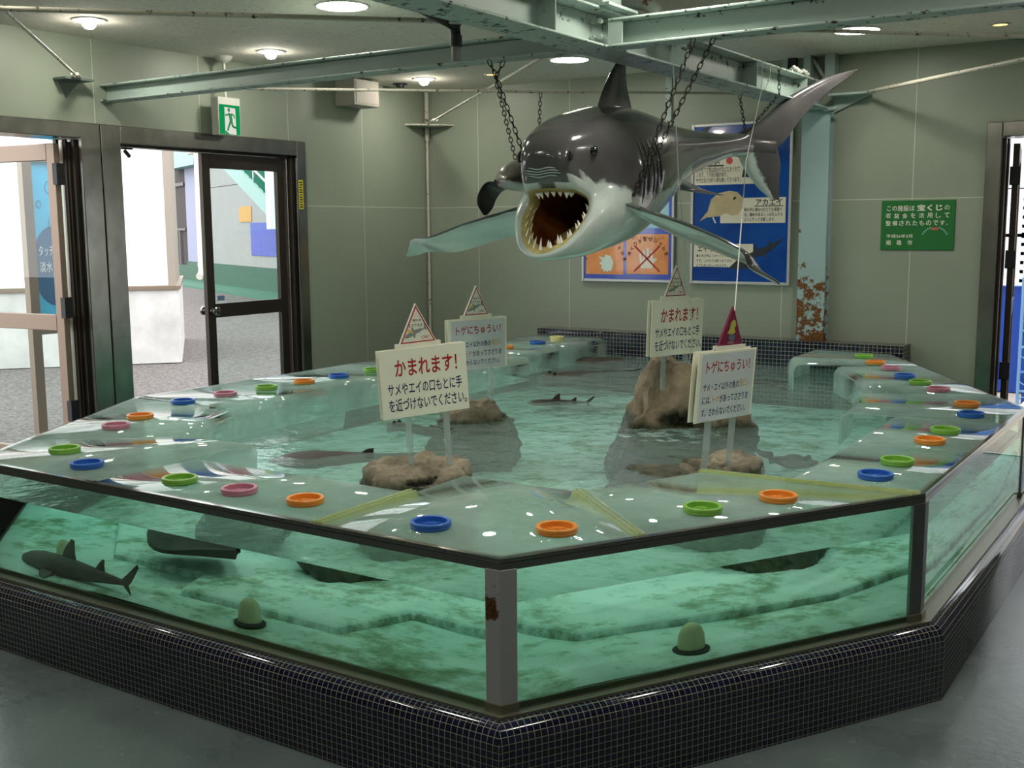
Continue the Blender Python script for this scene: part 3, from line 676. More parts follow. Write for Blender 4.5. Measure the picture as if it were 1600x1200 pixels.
cover([(-.818, 5.15), (-.818, 5.68), (-1.03, 6.06)], [(-1.52, 5.13), (-1.55, 5.42), (-1.63, 5.72)], 'clear corner cover on the right with a blue lid in front of an orange lid')
cover([(-1.04, 6.07), (-1.62, 7.07)], [(-1.48, 5.80), (-2.06, 6.80)], 'clear far right cover carrying a row of four lids')
cover([(-1.63, 7.09), (-1.93, 7.62), (-2.10, 7.66)], [(-2.32, 6.80), (-2.48, 7.15), (-2.50, 7.66)], 'clear cover against the back ledge on the right with a green lid')
cover([(-4.19, 2.69), (-3.97, 2.353), (-3.29, 2.353)], [(-3.70, 3.06), (-3.52, 3.13), (-3.33, 3.16)], 'clear left corner cover with a green lid behind a blue lid')
cover([(-4.775, 3.695), (-4.20, 2.71)], [(-3.98, 3.64), (-3.71, 3.08)], 'clear left cover with a mauve and an orange lid reflecting the doors')
cover([(-4.775, 4.50), (-4.775, 3.72)], [(-4.16, 4.50), (-4.08, 3.72)], 'clear left side cover nearest the doors with a blue and a mauve lid')
cover([(-4.775, 5.38), (-4.775, 4.51)], [(-4.18, 5.38), (-4.18, 4.51)], 'clear left side cover with orange, blue and green lids')
cover([(-4.775, 6.27), (-4.775, 5.39)], [(-3.97, 6.27), (-3.97, 5.39)], 'deeper clear left side cover behind the two left signs')
cover([(-4.775, 6.95), (-4.775, 6.28)], [(-4.14, 6.95), (-4.14, 6.28)], 'clear left side cover with an orange lid beyond the signs')
cover([(-4.775, 7.66), (-4.775, 6.96)], [(-4.14, 7.66), (-4.14, 6.96)], 'clear left side cover against the back ledge with a cream lid')
# ------------------------------------------------------------ coloured lids
LIDC = dict(green=(126, 182, 72), blue=(44, 102, 190), orange=(230, 146, 56), mauve=(196, 132, 152), cream=(226, 222, 160))
LM = {k: mat(k+'_lid_plastic', v, .35, 0) for k, v in LIDC.items()}
protos = {}
def lid_mesh():
    ring = [(.0445, .0), (.0545, 0), (.0585, .003), (.060, .006), (.060, .010), (.0585, .0115), (.0605, .013), (.0605, .020), (.058, .0225), (.052, .0225), (.0485, .021), (.0475, .006), (.0445, .004), (.0445, 0)]
    a = mb().lathe(ring, 40, cap=False)
    b = mb().lathe([(0, .0055), (.012, .0055), (.012, .0085), (.0135, .0085), (.0135, .006), (.046, .006), (.046, .002), (0, .002)], 40, cap=False)
    for k in range(12):
        c_, s_ = math.cos(R(30*k)), math.sin(R(30*k)); b.obox((.030*c_, .030*s_, .0075), (.012*c_, .012*s_, 0), (-.0016*s_, .0016*c_, 0), (0, 0, .0016))
    return a, b
def lid(px, py, colour, label):
    p = at_z(px, py, CZ+.016)
    if colour not in protos:
        t = thing('plastic_lid', label, 'lid', group='coloured plastic lids on the clear covers'); a, b = lid_mesh()
        a.build('lid_ring', LM[colour], t, True, 40); b.build('slotted_disc', LM[colour], t, True, 40); protos[colour] = t
    else:
        src = protos[colour]; t = src.copy(); C.objects.link(t); t['label'] = label
        for ch in list(src.children):
            c_ = ch.copy(); C.objects.link(c_); c_.parent = t
    t.location = (p.x, p.y, CZ+.0036); t.rotation_euler = (0, 0, random.random()*6)
    t['lid_colour'] = colour; return t
for a in [
 (281, 749, 'green', 'green slotted lid on the front cover, left of a mauve lid'), (374, 765, 'mauve', 'mauve slotted lid on the front cover between a green and an orange lid'),
 (477, 781, 'orange', 'orange slotted lid on the front cover, left of the first green joint strip'), (673, 818, 'blue', 'bright blue slotted lid on the front corner cover'),
 (870, 826, 'orange', 'orange slotted lid on the front corner cover, right of the rusty post'), (1098, 794, 'green', 'bright green slotted lid just right of the second joint strip'),
 (1216, 776, 'orange', 'orange slotted lid near the right front corner of the rim'), (101, 702, 'green', 'green slotted lid at the far left corner, behind a blue lid'),
 (136, 725, 'blue', 'blue slotted lid at the far left corner, in front of a green lid'), (181, 665, 'mauve', 'mauve slotted lid on the left cover, beside an orange lid'),
 (219, 650, 'orange', 'orange slotted lid on the left cover, behind a mauve lid'), (286, 627, 'blue', 'blue lid first along the left rail after the bend'),
 (352, 615, 'mauve', 'mauve lid second along the left rail after the bend'), (416, 605, 'green', 'green lid third along the left rail, before the seam'),
 (475, 596, 'orange', 'orange lid fourth along the left rail, past the seam'), (529, 587, 'blue', 'blue lid fifth along the left rail'),
 (583, 578, 'green', 'green lid on the left rail half hidden by the white sign'), (790, 542, 'orange', 'orange lid on the left rail just right of the rear left sign'),
 (840, 535, 'blue', 'blue lid on the left rail beside the cream lid'), (870, 531, 'cream', 'thick cream lid at the far end of the left rail'),
 (1368, 742, 'blue', 'blue slotted lid nearest the right front corner'), (1402, 720, 'green', 'green slotted lid behind the blue one on the right rail'),
 (1453, 688, 'orange', 'orange slotted lid on the right rail in front of a green lid'), (1477, 672, 'green', 'green slotted lid on the right rail behind an orange lid'),
 (1517, 647, 'blue', 'blue lid on the right corner cover in front of an orange lid'), (1511, 631, 'orange', 'orange lid on the right corner cover behind a blue lid'),
 (1466, 608, 'mauve', 'mauve lid nearest on the far right cover'), (1438, 597, 'green', 'green lid on the far right cover between mauve and blue lids'),
 (1414, 587, 'blue', 'blue lid on the far right cover between green and mauve lids'), (1392, 575, 'mauve', 'mauve lid farther off on the far right cover'),
 (1368, 566, 'orange', 'orange lid on the far right cover next to the last green lid'), (1350, 556, 'green', 'green lid last of the right row by the back ledge')]:
    t = lid(*a)
    if a[2] == 'cream': t.scale = (.9, .9, 1.8)
# ------------------------------------------------------------ rocks
def rock(name, label, m_, c, size, seed, planes=(), sub=6, rough=.26, parent=None, cat='rock', dents=()):
    dark = []; bm = bmesh.new(); bmesh.ops.create_icosphere(bm, subdivisions=sub, radius=1); sd = V((seed*7.1, seed*3.3, seed*1.7))
    for v in bm.verts:
        d = v.co.normalized(); r = 1+.28*noise.noise(d*1.1+sd)
        q = d*r
        for n_, dd in planes:
            n_ = V(n_).normalized(); k = q.dot(n_)-dd
            if k > 0: q -= n_*k*.93
        f = noise.fractal(d*2.6+sd, .9, 2.1, 6)
        q += d*rough*.5*f - d*abs(noise.noise(d*4.2+sd))*rough*.45
        v.co = V((q.x*size[0], q.y*size[1], q.z*size[2]))+V(c)
    ctr = []
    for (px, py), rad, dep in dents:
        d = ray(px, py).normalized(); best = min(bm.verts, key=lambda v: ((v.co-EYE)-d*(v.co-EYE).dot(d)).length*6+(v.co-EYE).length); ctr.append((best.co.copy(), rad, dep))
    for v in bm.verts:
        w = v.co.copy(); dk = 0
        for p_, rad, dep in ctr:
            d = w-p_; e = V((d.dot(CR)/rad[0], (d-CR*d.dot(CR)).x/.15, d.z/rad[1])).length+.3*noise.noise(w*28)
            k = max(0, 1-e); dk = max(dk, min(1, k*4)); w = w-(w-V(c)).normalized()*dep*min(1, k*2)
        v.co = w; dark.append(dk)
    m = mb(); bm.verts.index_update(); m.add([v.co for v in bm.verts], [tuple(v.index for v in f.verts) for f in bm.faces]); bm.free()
    o = m.build(name, m_, parent, False, 48); at = o.data.attributes.new('moss_shade', 'FLOAT', 'POINT'); at.data.foreach_set('value', dark)
    if parent is None: tag(o, label, cat)
    return o
AZ = R(60)
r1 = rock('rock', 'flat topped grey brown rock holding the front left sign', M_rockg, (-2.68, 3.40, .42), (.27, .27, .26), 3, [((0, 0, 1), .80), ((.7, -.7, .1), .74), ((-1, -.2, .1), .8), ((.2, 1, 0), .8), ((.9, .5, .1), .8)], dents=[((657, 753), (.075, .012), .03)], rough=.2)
r2 = rock('rock', 'brown rock holding the rear left sign', M_rockg, (-3.34, 4.74, .42), (.27, .28, .25), 8, [((0, 0, 1), .84), ((.5, -.8, .2), .76), ((1, .4, .1), .74), ((-1, -.3, .3), .7)])
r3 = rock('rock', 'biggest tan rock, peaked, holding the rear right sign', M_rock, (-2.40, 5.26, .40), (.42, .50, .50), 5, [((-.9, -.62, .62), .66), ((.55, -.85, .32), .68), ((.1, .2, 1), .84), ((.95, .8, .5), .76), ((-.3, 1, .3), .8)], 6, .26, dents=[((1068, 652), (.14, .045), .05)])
r4 = rock('rock', 'low long rock holding the front right sign', M_rockg, (-1.74, 4.14, .40), (.25, .31, .245), 12, [((0, 0, 1), .80), ((.6, -.8, .3), .66), ((-.9, -.5, .5), .68), ((1, .4, .1), .8)])
rock('rock_shelf', '', M_rockg, (-1.95, 4.03, .40), (.27, .17, .18), 21, [((0, 0, 1), .86), ((-.6, -.6, .5), .7)], 5, .24, r4)
# ============================================================ signs on the rocks
SHARK2D = [(0, .02), (.10, .09), (.25, .13), (.36, .15), (.42, .27), (.47, .26), (.48, .15), (.62, .12), (.70, .10), (.73, .15), (.76, .145), (.76, .085), (.86, .06), (1.0, .24), (.97, .06), (.99, -.08), (.87, .02), (.70, .0), (.66, -.05), (.62, -.005), (.48, -.03), (.40, -.16), (.36, -.14), (.36, -.04), (.2, -.05), (.05, -.03)]
RAY2D = [(0, 0), (.08, .16), (.22, .28), (.40, .34), (.54, .26), (.60, .12), (.70, .05), (1.1, -.02), (.70, -.01), (.60, -.08), (.52, -.22), (.36, -.30), (.2, -.24), (.06, -.12)]
def place2d(poly, x, z, s, rot=0, flip=1, sy=1):
    c_, s_ = math.cos(R(rot)), math.sin(R(rot))
    return [(x+s*(flip*a*c_-b*sy*s_), z+s*(flip*a*s_+b*sy*c_)) for a, b in poly]
def flat(m, poly, y): return m.add([(x, y, z) for x, z in poly], [tuple(range(len(poly)))])
M_sharkprint = mat('grey_print', (132, 140, 140), .5); M_yellow = mat('yellow_print', (222, 196, 90), .5); M_plum = mat('plum_print', (120, 30, 66), .35)
def sign(label, centre, ypr, kind, w=.362, h=.264, post_x=(-.075, .085), length=.26, sheet=False, plum=False, tri_x=-.012):
    rot = Matrix.Rotation(R(ypr[0]), 4, 'Z') @ Matrix.Rotation(R(ypr[2]), 4, 'X') @ Matrix.Rotation(R(-ypr[1]), 4, 'Y')
    base = V(centre)-(rot @ V((0, 0, length)))
    t = thing('warning_sign', label, 'sign', base, 'warning signs on the rocks'); t.rotation_euler = rot.to_euler()
    Z = length; hw, hh = w/2, h/2
    for nm, y in (('front_board', -.016), ('back_board', .012)):
        o = box(-hw, y, Z-hh, hw, y+.0045, Z+hh).build(nm, M_cream, t, True); bevel(o, .001, 1)
        if nm == 'front_board': fb = o
    for x in post_x: bevel(box(x-.010, -.0105, -.05, x+.010, .0105, Z+hh-.02).build('post', M_acrylic_post, t, True), .002, 1)
    y = -.0163; fx = lambda u: -hw+w*u; fz = lambda v: Z+hh-h*v
    if sheet:
        so = box(fx(.055), y-.0010, fz(.985), fx(.965), y, fz(.03)).build('laminated_sheet', M_sheet, fb, True); y -= .0012
    y -= .0003
    if kind == 'bite':
        text(mb(), 'かまれます！', fx(.17), fz(.40), fx(.885), fz(.15), y, .016).build('red_lettering', M_red, fb, True)
        m = text(mb(), 'サメやエイの口もとに手', fx(.075), fz(.665), fx(.93), fz(.485), y, .012); text(m, 'を近づけないでください。', fx(.075), fz(.90), fx(.975), fz(.715), y, .012)
        m.build('navy_lettering', M_navy, fb, True)
    else:
        text(mb(), 'トゲにちゅうい！', fx(.13), fz(.31), fx(.89), fz(.13), y, .012).build('red_lettering', M_red, fb, True)
        m = text(mb(), 'サメ・エイ以外の魚の', fx(.10), fz(.56), fx(.72), fz(.445), y, .01); text(m, 'には、', fx(.10), fz(.74), fx(.25), fz(.63), y, .01); text(m, 'があってささりま', fx(.40), fz(.74), fx(.90), fz(.625), y, .01)
        text(m, 'す。さわらないでください。', fx(.10), fz(.92), fx(.87), fz(.805), y, .01); m.build('navy_lettering', M_navy, fb, True)
        m = text(mb(), '背ビレ', fx(.73), fz(.555), fx(.90), fz(.43), y, .012); text(m, 'トゲ', fx(.28), fz(.735), fx(.39), fz(.63), y, .012); m.build('gold_lettering', M_gold, fb, True)
    # base strip and triangular top
    z0 = Z+hh-.012; zt = Z+hh+.018
    for yy in (-.011, .005): box(tri_x-.092, yy, z0, tri_x+.092, yy+.005, zt).build('top_strip', M_cream, t, True)
    a, b, ap = (tri_x-.078, zt-.004), (tri_x+.078, zt-.004), (tri_x, zt+.150)
    tri = mb().plate([a, b, ap], -.0055, .0045).build('triangle_plate', M_plum if plum else M_white, t, True)
    def inset(d):
        cx, cz = tri_x, zt+.046; return [(cx+(x-cx)*(1-d), cz+(z-cz)*(1-d)) for x, z in (a, b, ap)]
    o_, i_ = inset(.07), inset(.17); yy = -.0060
    if not plum:
        m = mb()
        for k in range(3): m.add([(o_[k][0], yy, o_[k][1]), (o_[(k+1) % 3][0], yy, o_[(k+1) % 3][1]), (i_[(k+1) % 3][0], yy, i_[(k+1) % 3][1]), (i_[k][0], yy, i_[k][1])], [(0, 1, 2, 3)])
        m.build('red_border', M_red, tri, True)
        m = text(mb(), '背の方', tri_x-.016, zt+.080, tri_x+.020, zt+.090, yy, .02); text(m, 'なでてみよう。', tri_x-.036, zt+.060, tri_x+.042, zt+.073, yy, .015); m.build('black_lettering', M_ink, tri, True)
        flat(mb(), place2d(SHARK2D, tri_x-.054, zt+.020, .100, 18), yy).build('shark_picture', M_sharkprint, tri, True)
        flat(mb(), place2d([(0, 0), (.3, .25), (.6, .3), (1, .1), (.9, -.1), (.6, .05), (.55, -.1), (.3, .1)], tri_x-.05, zt+.045, .034, -12), yy-.0003).build('hand_picture', M_yellow, tri, True)
        text(mb(), 'OK!', tri_x+.016, zt+.012, tri_x+.048, zt+.024, yy, .01).build('red_lettering', M_red, tri, True)
    else:
        m = flat(mb(), place2d([(0, .1), (.2, .35), (.3, .75), (.5, .95), (.75, .9), (.85, .6), (.7, .4), (.85, .15), (.5, 0), (.3, .05)], tri_x-.028, zt+.040, .062), yy)
        m.build('yellow_picture', mat('olive_yellow_print', (176, 172, 70), .5), tri, True)
        flat(mb(), disc(tri_x+.004, zt+.030, .020, .014), yy-.0003).build('blue_picture', mat('slate_print', (84, 104, 122), .5), tri, True)
        text(mb(), 'OK!', tri_x-.020, zt+.005, tri_x+.022, zt+.014, yy, .01).build('pale_lettering', mat('pink_print', (206, 170, 176), .5), tri, True)
    return t
sign('cream bite warning sign with red heading on the front left rock', (-2.615, 3.364, .956), (60.3, 3.2, -.6), 'bite', length=.335)
sign('spine warning sign with glossy sheet on the rear left rock', (-3.30, 4.70, .945), (68, 1.0, 1.0), 'spine', length=.36, sheet=True, post_x=(-.09, .085), tri_x=.0)
sign('cream bite warning sign on the big tan rock', (-2.32, 5.02, 1.047), (72, -.3, 2), 'bite', w=.37, h=.275, length=.26)
sign('spine warning sign with glossy sheet and plum triangle on the front right rock', (-1.665, 4.05, .925), (76, -1, 4), 'spine', w=.37, h=.275, length=.36, sheet=True, plum=True, tri_x=.02)

# ============================================================ steel frame overhead
def ibeam(name, label, p, q, h, w, tw=.012, tf=.012, stiff=()):
    p, q = V(p), V(q); d = (q-p).normalized(); L = (q-p).length; a = V((-d.y, d.x, 0)); m = mb(); c = (p+q)/2   # p, q run along the underside
    up = V((0, 0, 1))
    m.obox(c+up*tf/2, d*L/2, a*w/2, up*tf/2); m.obox(c+up*(h-tf/2), d*L/2, a*w/2, up*tf/2); m.obox(c+up*h/2, d*L/2, a*tw/2, up*(h/2-tf))
    for s in stiff: m.obox(p+d*s+up*h/2, d*.005, a*(w/2-.006), up*(h/2-tf))
    return tag(bevel(m.build(name, M_beam), .003, 1), label, 'beam')
XM, YM, ZB = -2.55, 4.60, 2.34
ibeam('steel_beam', 'long pale green main roof beam running away above the shark', (XM, -2.9, ZB), (XM, 7.885, ZB), .17, .20, stiff=(5.2, 7.0, 8.3, 9.3, 10.2))
ibeam('steel_beam', 'pale green cross beam running left to the wall above the doors', (XL, YM, ZB), (XM-.10, YM, ZB), .105, .11)
ibeam('steel_beam', 'pale green cross beam running right from the central post', (XM+.10, YM, ZB), (XR, YM, ZB), .125, .12)
hub = thing('hub_post', 'square steel post where the roof beams meet', 'post', (XM, YM, ZB+.17))
mb().box(XM-.09, YM-.09, ZB+.17, XM+.09, YM+.09, ZC).build('post_shaft', M_beam, hub)
m = mb(); m.box(XM-.15, YM-.14, ZB+.17, XM+.15, YM+.14, ZB+.182); m.box(XM+.10, YM-.055, ZB+.012, XM+.17, YM-.045, ZB+.115); m.build('gusset_plate', M_beam, hub)
bl = []
for x, z in ((XM+.025, ZB+.05), (XM+.06, ZB+.05), (XM+.025, ZB+.12), (XM+.06, ZB+.12)):
    o = mb().tube([(x, YM-.065, z-.0), (x, YM-.045, z)], .012, 6).build('bolt', M_beam, hub)
pe_ = [at_y(a, b, YM+.45) for a, b in ((880, 6), (960, 3), (1000, 4), (1016, 9), (1025, 20), (1027, 34), (1027, 60))]
m = mb().tube(catmull([tuple(p) for p in pe_], 5), .036, 14)
tag(m.build('drain_elbow', rusted('rusted_pipe', (140, 152, 140), (96, 56, 30), .56, 12), None, False, 50), 'rust marked pipe elbow behind the central post', 'pipe')
col = thing('steel_column', 'pale blue steel column with heavy rust at its foot by the back wall', 'column', (XM, YB-.06, .727))
m = mb(); m.box(XM-.10, YB-.10, .727, XM+.10, YB-.088, ZB); m.box(XM-.006, YB-.088, .727, XM+.006, YB-.012, ZB); m.box(XM-.10, YB-.012, .727, XM+.10, YB-.001, ZB)
bevel(m.build('column_shaft', M_column, col), .002, 1)
m = mb(); m.box(XM-.10, YB-.10, ZB+.17, XM-.05, YB-.02, ZC); m.box(XM+.05, YB-.10, ZB+.17, XM+.12, YB-.02, ZC); m.bar((XM-.05, YB-.05, ZC-.02), (XM+.05, YB-.05, ZB+.2), .02, .02)
m.build('upper_frame', M_beam, col)
m = mb().box(XM+.10, YB-.16, ZB+.085, XM+.36, YB-.02, ZB+.10); m.add([(XM+.10, YB-.02, ZB+.085), (XM+.34, YB-.02, ZB+.085), (XM+.10, YB-.02, ZB-.02), (XM+.10, YB-.03, ZB+.085), (XM+.34, YB-.03, ZB+.085), (XM+.10, YB-.03, ZB-.02)], [(0, 1, 2), (5, 4, 3), (0, 3, 4, 1), (1, 4, 5, 2), (2, 5, 3, 0)])
m.tube([(XM+.06, YB-.14, ZB+.0), (XM+.16, YB-.14, ZB+.0)], .014, 8); m.build('tie_bracket', M_beam, col)
random.seed(2); m = mb()
for k in range(12): m.lathe([(0, -.012), (.014, -.005), (.016, .004), (.009, .014), (0, .016)], 8, (XM+.06+random.random()*.03, 7.05+k*.028, ZB+.185+random.random()*.012))
tag(m.build('rope_bundle', M_cord, None, False, 60), 'bunch of white cord tied on top of the main beam near the column', 'rope')
def rod(label, p, q, r=.0085, buckle=None):
    t = thing('tie_rod', label, 'rod', p, 'thin tie rods under the roof')
    mb().tube([p, q], r, 8).build('rod_bar', M_rod, t, False, 60)
    if buckle is not None:
        p_, q_ = V(p), V(q); d = (q_-p_).normalized(); c = p_+(q_-p_)*buckle; a = d.cross(V((0, 0, 1))).normalized(); m = mb()
        for s in (-1, 1): m.bar(c-d*.06+a*s*.018, c+d*.06+a*s*.018, .008, .012)
        m.bar(c-d*.06-a*.022, c-d*.06+a*.022, .016, .016); m.bar(c+d*.06-a*.022, c+d*.06+a*.022, .016, .016); m.build('turnbuckle', M_rod, t)
    return t
rod('thin tie rod crossing from the left beam to the main beam behind the shark', (-4.87, 4.66, 2.345), (-2.62, 6.60, 2.345))
rod('pale tie rod high on the left running to the main beam', (-5.6, 1.0, 2.37), (-2.65, 3.86, 2.37), .0105)
rod('tie rod slanting up left from the wall bracket above the doors', (-5.99, 4.36, 2.46), (-3.2, 1.8, 2.40), .008, .04)
rod('tie rod from the far wall corner to the left beam', (XL+.05, YB-.07, 2.43), (-2.90, 4.72, 2.36), .0085, .12)
rod('rusty white tie rod right of the column running toward the right', (XM+.34, YB-.09, ZB+.10), (-.4, 5.95, ZB+.06), .013)
p = at_z(1245, 47, 2.345); q = at_z(1600, 57, 2.37)
rod('tie rod from the right cross beam to the right edge', (p.x, YM+.03, 2.345), tuple(q+(q-p)*.8), .009)
bk = mb().box(XL, 4.22, 2.44, XL+.12, 4.42, 2.452); bk.add([(XL, 4.25, 2.44), (XL+.10, 4.34, 2.44), (XL, 4.40, 2.44), (XL, 4.30, 2.34)], [(0, 1, 2), (0, 3, 1), (1, 3, 2), (0, 2, 3)])
tag(bk.build('wall_bracket', mat('dark_green_steel', (92, 104, 98), .5)), 'dark green steel bracket on the left wall by the beam end', 'bracket')
bk = mb().prism([(XL, YB), (XL+.30, YB), (XL+.26, YB-.06), (XL+.06, YB-.26), (XL, YB-.30)], 2.415, 2.428)
tag(bk.build('corner_bracket', M_rod), 'flat steel plate bracket in the far wall corner', 'bracket')
# hanging water pipe with a grey end
hp = thing('water_pipe', 'black water pipe with a grey nozzle slung under the main beam', 'pipe', (XM, 3.0, 2.3))
e1 = at_x(706, 38, XM-.22); e0 = at_x(600, -18, XM-.22); dv = (e0-e1)
pts = catmull([tuple(e1+dv*2.2), tuple(e1+dv*.5), tuple(e1), (e1.x, e1.y+.022, e1.z-.02), (e1.x, e1.y+.028, e1.z-.06)], 5)
mb().tube(pts, .021, 12).build('pipe_run', M_black, hp, False, 50)
mb().tube([(e1.x, e1.y+.028, e1.z-.04), (e1.x, e1.y+.028, e1.z-.085)], .025, 14).build('pipe_socket', mat('dark_grey_plastic', (52, 52, 54), .4), hp, False, 50)
mb().tube([(e1.x, e1.y+.028, e1.z-.085), (e1.x, e1.y+.028, e1.z-.145)], .0185, 14).build('nozzle', mat('grey_plastic', (128, 124, 128), .4), hp, False, 50)
mb().tube(catmull([(e1.x-.01, e1.y-.07, e1.z+.025), (e1.x+.03, e1.y-.02, e1.z-.03), (e1.x+.07, e1.y+.01, e1.z+.04), (XM-.1, e1.y+.03, ZB+.12)], 6), .003, 5).build('tie_wire', M_black, hp)

# ============================================================ lamps
M_lampface = emit('lamp_glow', (255, 250, 236), 26*LAMP); M_bulb = emit('bulb_glow', (255, 250, 236), 60*LAMP); M_amber = emit('amber_glow', (255, 196, 110), 3)
M_trimring = mat('lamp_trim', (206, 206, 200), .35, .2)
def downlight(x, y, kind, label, group):
    t = thing('ceiling_light', label, 'lamp', (x, y, ZC), group)
    r = dict(big=.135, bulb=.078, amber=.045)[kind]
    mb().lathe([(r+.016, 0), (r+.014, -.006), (r, -.007), (r-.004, -.001)], 32, (x, y, ZC), False).build('lamp_trim', M_trimring, t, False, 40)
    if kind == 'big': mb().lathe([(0, -.004), (r, -.004), (r, -.001), (0, -.001)], 32, (x, y, ZC), False).build('lamp_face', M_lampface, t)
    elif kind == 'bulb': mb().lathe([(0, -.052), (.022, -.048), (.036, -.032), (.040, -.016), (r*.9, -.006), (r, -.002), (0, -.001)], 24, (x, y, ZC), False).build('lamp_bulb', M_bulb, t, False, 60)
    else: mb().lathe([(0, -.004), (r, -.003), (r, -.001), (0, -.001)], 20, (x, y, ZC), False).build('lamp_face', M_amber, t)
for x, y, l in ((-4.10, 4.63, 'large round ceiling light at the top edge, left of the main beam'), (-4.07, 6.98, 'large round ceiling light just left of the shark dorsal fin'), (-2.05, 6.98, 'large round ceiling light on the right crossed by a tie rod'),
                (-.1, 6.9, ''), (-2.05, 2.3, ''), (-2.05, 4.45, ''), (-.9, 3.2, ''), (-4.1, 2.3, ''), (-.1, 4.4, ''), (0, 2.3, ''), (-4.1, .5, ''), (-2.5, .5, ''), (-3.4, -1.2, ''), (-1.3, -1.2, '')):  # lamps at the end of this list are added to brighten front-facing surfaces
    downlight(x, y, 'big', l or 'large round ceiling light outside the view, ceiling grid with added fill lamps', 'large ceiling lights')
for x, y, l in ((-5.53, 4.11, 'small bulb ceiling light nearest, at the far left above the doors'), (-5.51, 5.50, 'small bulb ceiling light above the green exit sign'), (-5.52, 7.18, 'small bulb ceiling light farthest, near the wall corner'), (-5.52, 2.6, 'small bulb ceiling light outside the view')):
    downlight(x, y, 'bulb', l, 'small bulb ceiling lights')
downlight(-4.94, 7.28, 'amber', 'tiny amber ceiling light left of the shark', 'amber ceiling lights'); downlight(-1.29, 7.28, 'amber', 'tiny amber ceiling light at the top right', 'amber ceiling lights')
sn = thing('ceiling_sensor', 'small dark dome sensor on the ceiling near the wall corner', 'sensor', (-5.86, 7.30, ZC))
mb().lathe([(0, -.035), (.03, -.033), (.036, -.018), (.036, -.012), (.06, -.008), (.062, 0)], 20, (-5.86, 7.30, ZC)).build('sensor_dome', M_black, sn, False, 50)

# ============================================================ wall fittings
ex = thing('exit_sign', 'green and white running man exit sign hanging by the left wall', 'sign', (-5.93, 5.47, ZC))
mb().lathe([(0, -.045), (.02, -.044), (.055, -.02), (.06, 0)], 20, (-5.93, 5.47, ZC)).build('ceiling_cup', mat('grey_white_metal', (172, 174, 164), .4), ex, False, 50)
mb().tube([(-5.93, 5.47, ZC-.04), (-5.93, 5.47, 2.44)], .010, 10).build('stem', mat('grey_white_metal', (172, 174, 164), .4), ex, False, 50)
ya_, yb_, za_, zb_ = 5.37, 5.57, 2.185, 2.44
bx = bevel(box(-5.965, ya_, za_, -5.895, yb_, zb_).build('sign_box', mat('grey_white_metal', (172, 174, 164), .4), ex), .004, 2)
fx_ = -5.8945; pw = yb_-ya_-.012
def yzs(pts): return [(ya_+.006+pw*u, za_+.006+pw*1.06*v) for u, v in pts]
yz(mb(), yzs([(0, 0), (1, 0), (1, 1), (0, 1)]), fx_).build('green_face', emit('exit_green', (20, 150, 84), .75), bx)
yz(mb(), yzs([(.26, .04), (.80, .0), (.78, .90), (.26, .92)]), fx_+.0008).build('white_doorway', emit('exit_white', (226, 224, 214), .8), bx)
m = mb(); G_ = lambda u, v: (fx_+.0016, *yzs([(u, v)])[0])
def limb(m, a, b, w):
    (ax, az), (bx_, bz) = a, b; dx, dz = bx_-ax, bz-az; L = math.hypot(dx, dz); nx_, nz = -dz/L*w, dx/L*w
    return m.add([G_(ax+nx_, az+nz), G_(bx_+nx_, bz+nz), G_(bx_-nx_, bz-nz), G_(ax-nx_, az-nz)], [(0, 1, 2, 3)])
m.add([G_(.46+.065*math.cos(R(20*k)), .83+.07*math.sin(R(20*k))) for k in range(18)], [tuple(range(18))])
for a, b, w in (((.52, .70), (.56, .46), .075), ((.50, .72), (.36, .64), .03), ((.36, .64), (.28, .66), .03), ((.58, .70), (.70, .66), .03), ((.70, .66), (.74, .56), .03), ((.54, .46), (.44, .28), .045), ((.44, .28), (.38, .12), .04), ((.58, .46), (.62, .28), .045), ((.62, .28), (.82, .24), .04), ((.26, .10), (.42, -.0), .035)): limb(m, a, b, w)
m.build('running_man', emit('exit_green', (20, 150, 84), .75) if False else mat('exit_dark_green', (18, 118, 66), .5), bx)
sp = thing('wall_speaker', 'boxy pale wall unit high on the left wall near the corner', 'speaker', (XL, 6.88, 2.5))
bevel(box(XL, 6.72, 2.50, XL+.20, 7.02, 2.70).build('speaker_body', mat('beige_grey_metal', (150, 148, 136), .5), sp), .006, 2)
mb().box(XL+.2, 6.74, 2.52, XL+.204, 7.0, 2.68).build('speaker_front', mat('warm_grey_grille', (164, 156, 144), .6), sp)
pe = at_y(1239, 96, YB-.02)
cbx = thing('outlet_box', 'small dark outlet box with a looped cable high on the back wall', 'outlet', (pe.x, YB, pe.z))
mb().box(pe.x-.025, YB-.05, pe.z-.075, pe.x+.03, YB, pe.z+.085).build('outlet_body', M_black, cbx)
mb().tube(catmull([(pe.x+.03, YB-.03, pe.z+.05), (pe.x+.10, YB-.03, pe.z+.04), (pe.x+.13, YB-.03, pe.z-.08), (pe.x+.12, YB-.02, pe.z-.22)], 6), .005, 6).build('outlet_cable', M_black, cbx)
mb().box(pe.x-.075, YB-.03, ZB+.1, pe.x-.035, YB, pe.z+.09).build('conduit', M_beam, cbx)
tag(box(-4.095+.35, YB-.02, 2.28, -4.045+.35, YB-.001, ZC-.05).build('cable_trunking', M_beam), 'pale vertical cable trunking on the back wall behind the dorsal fin', 'trunking')

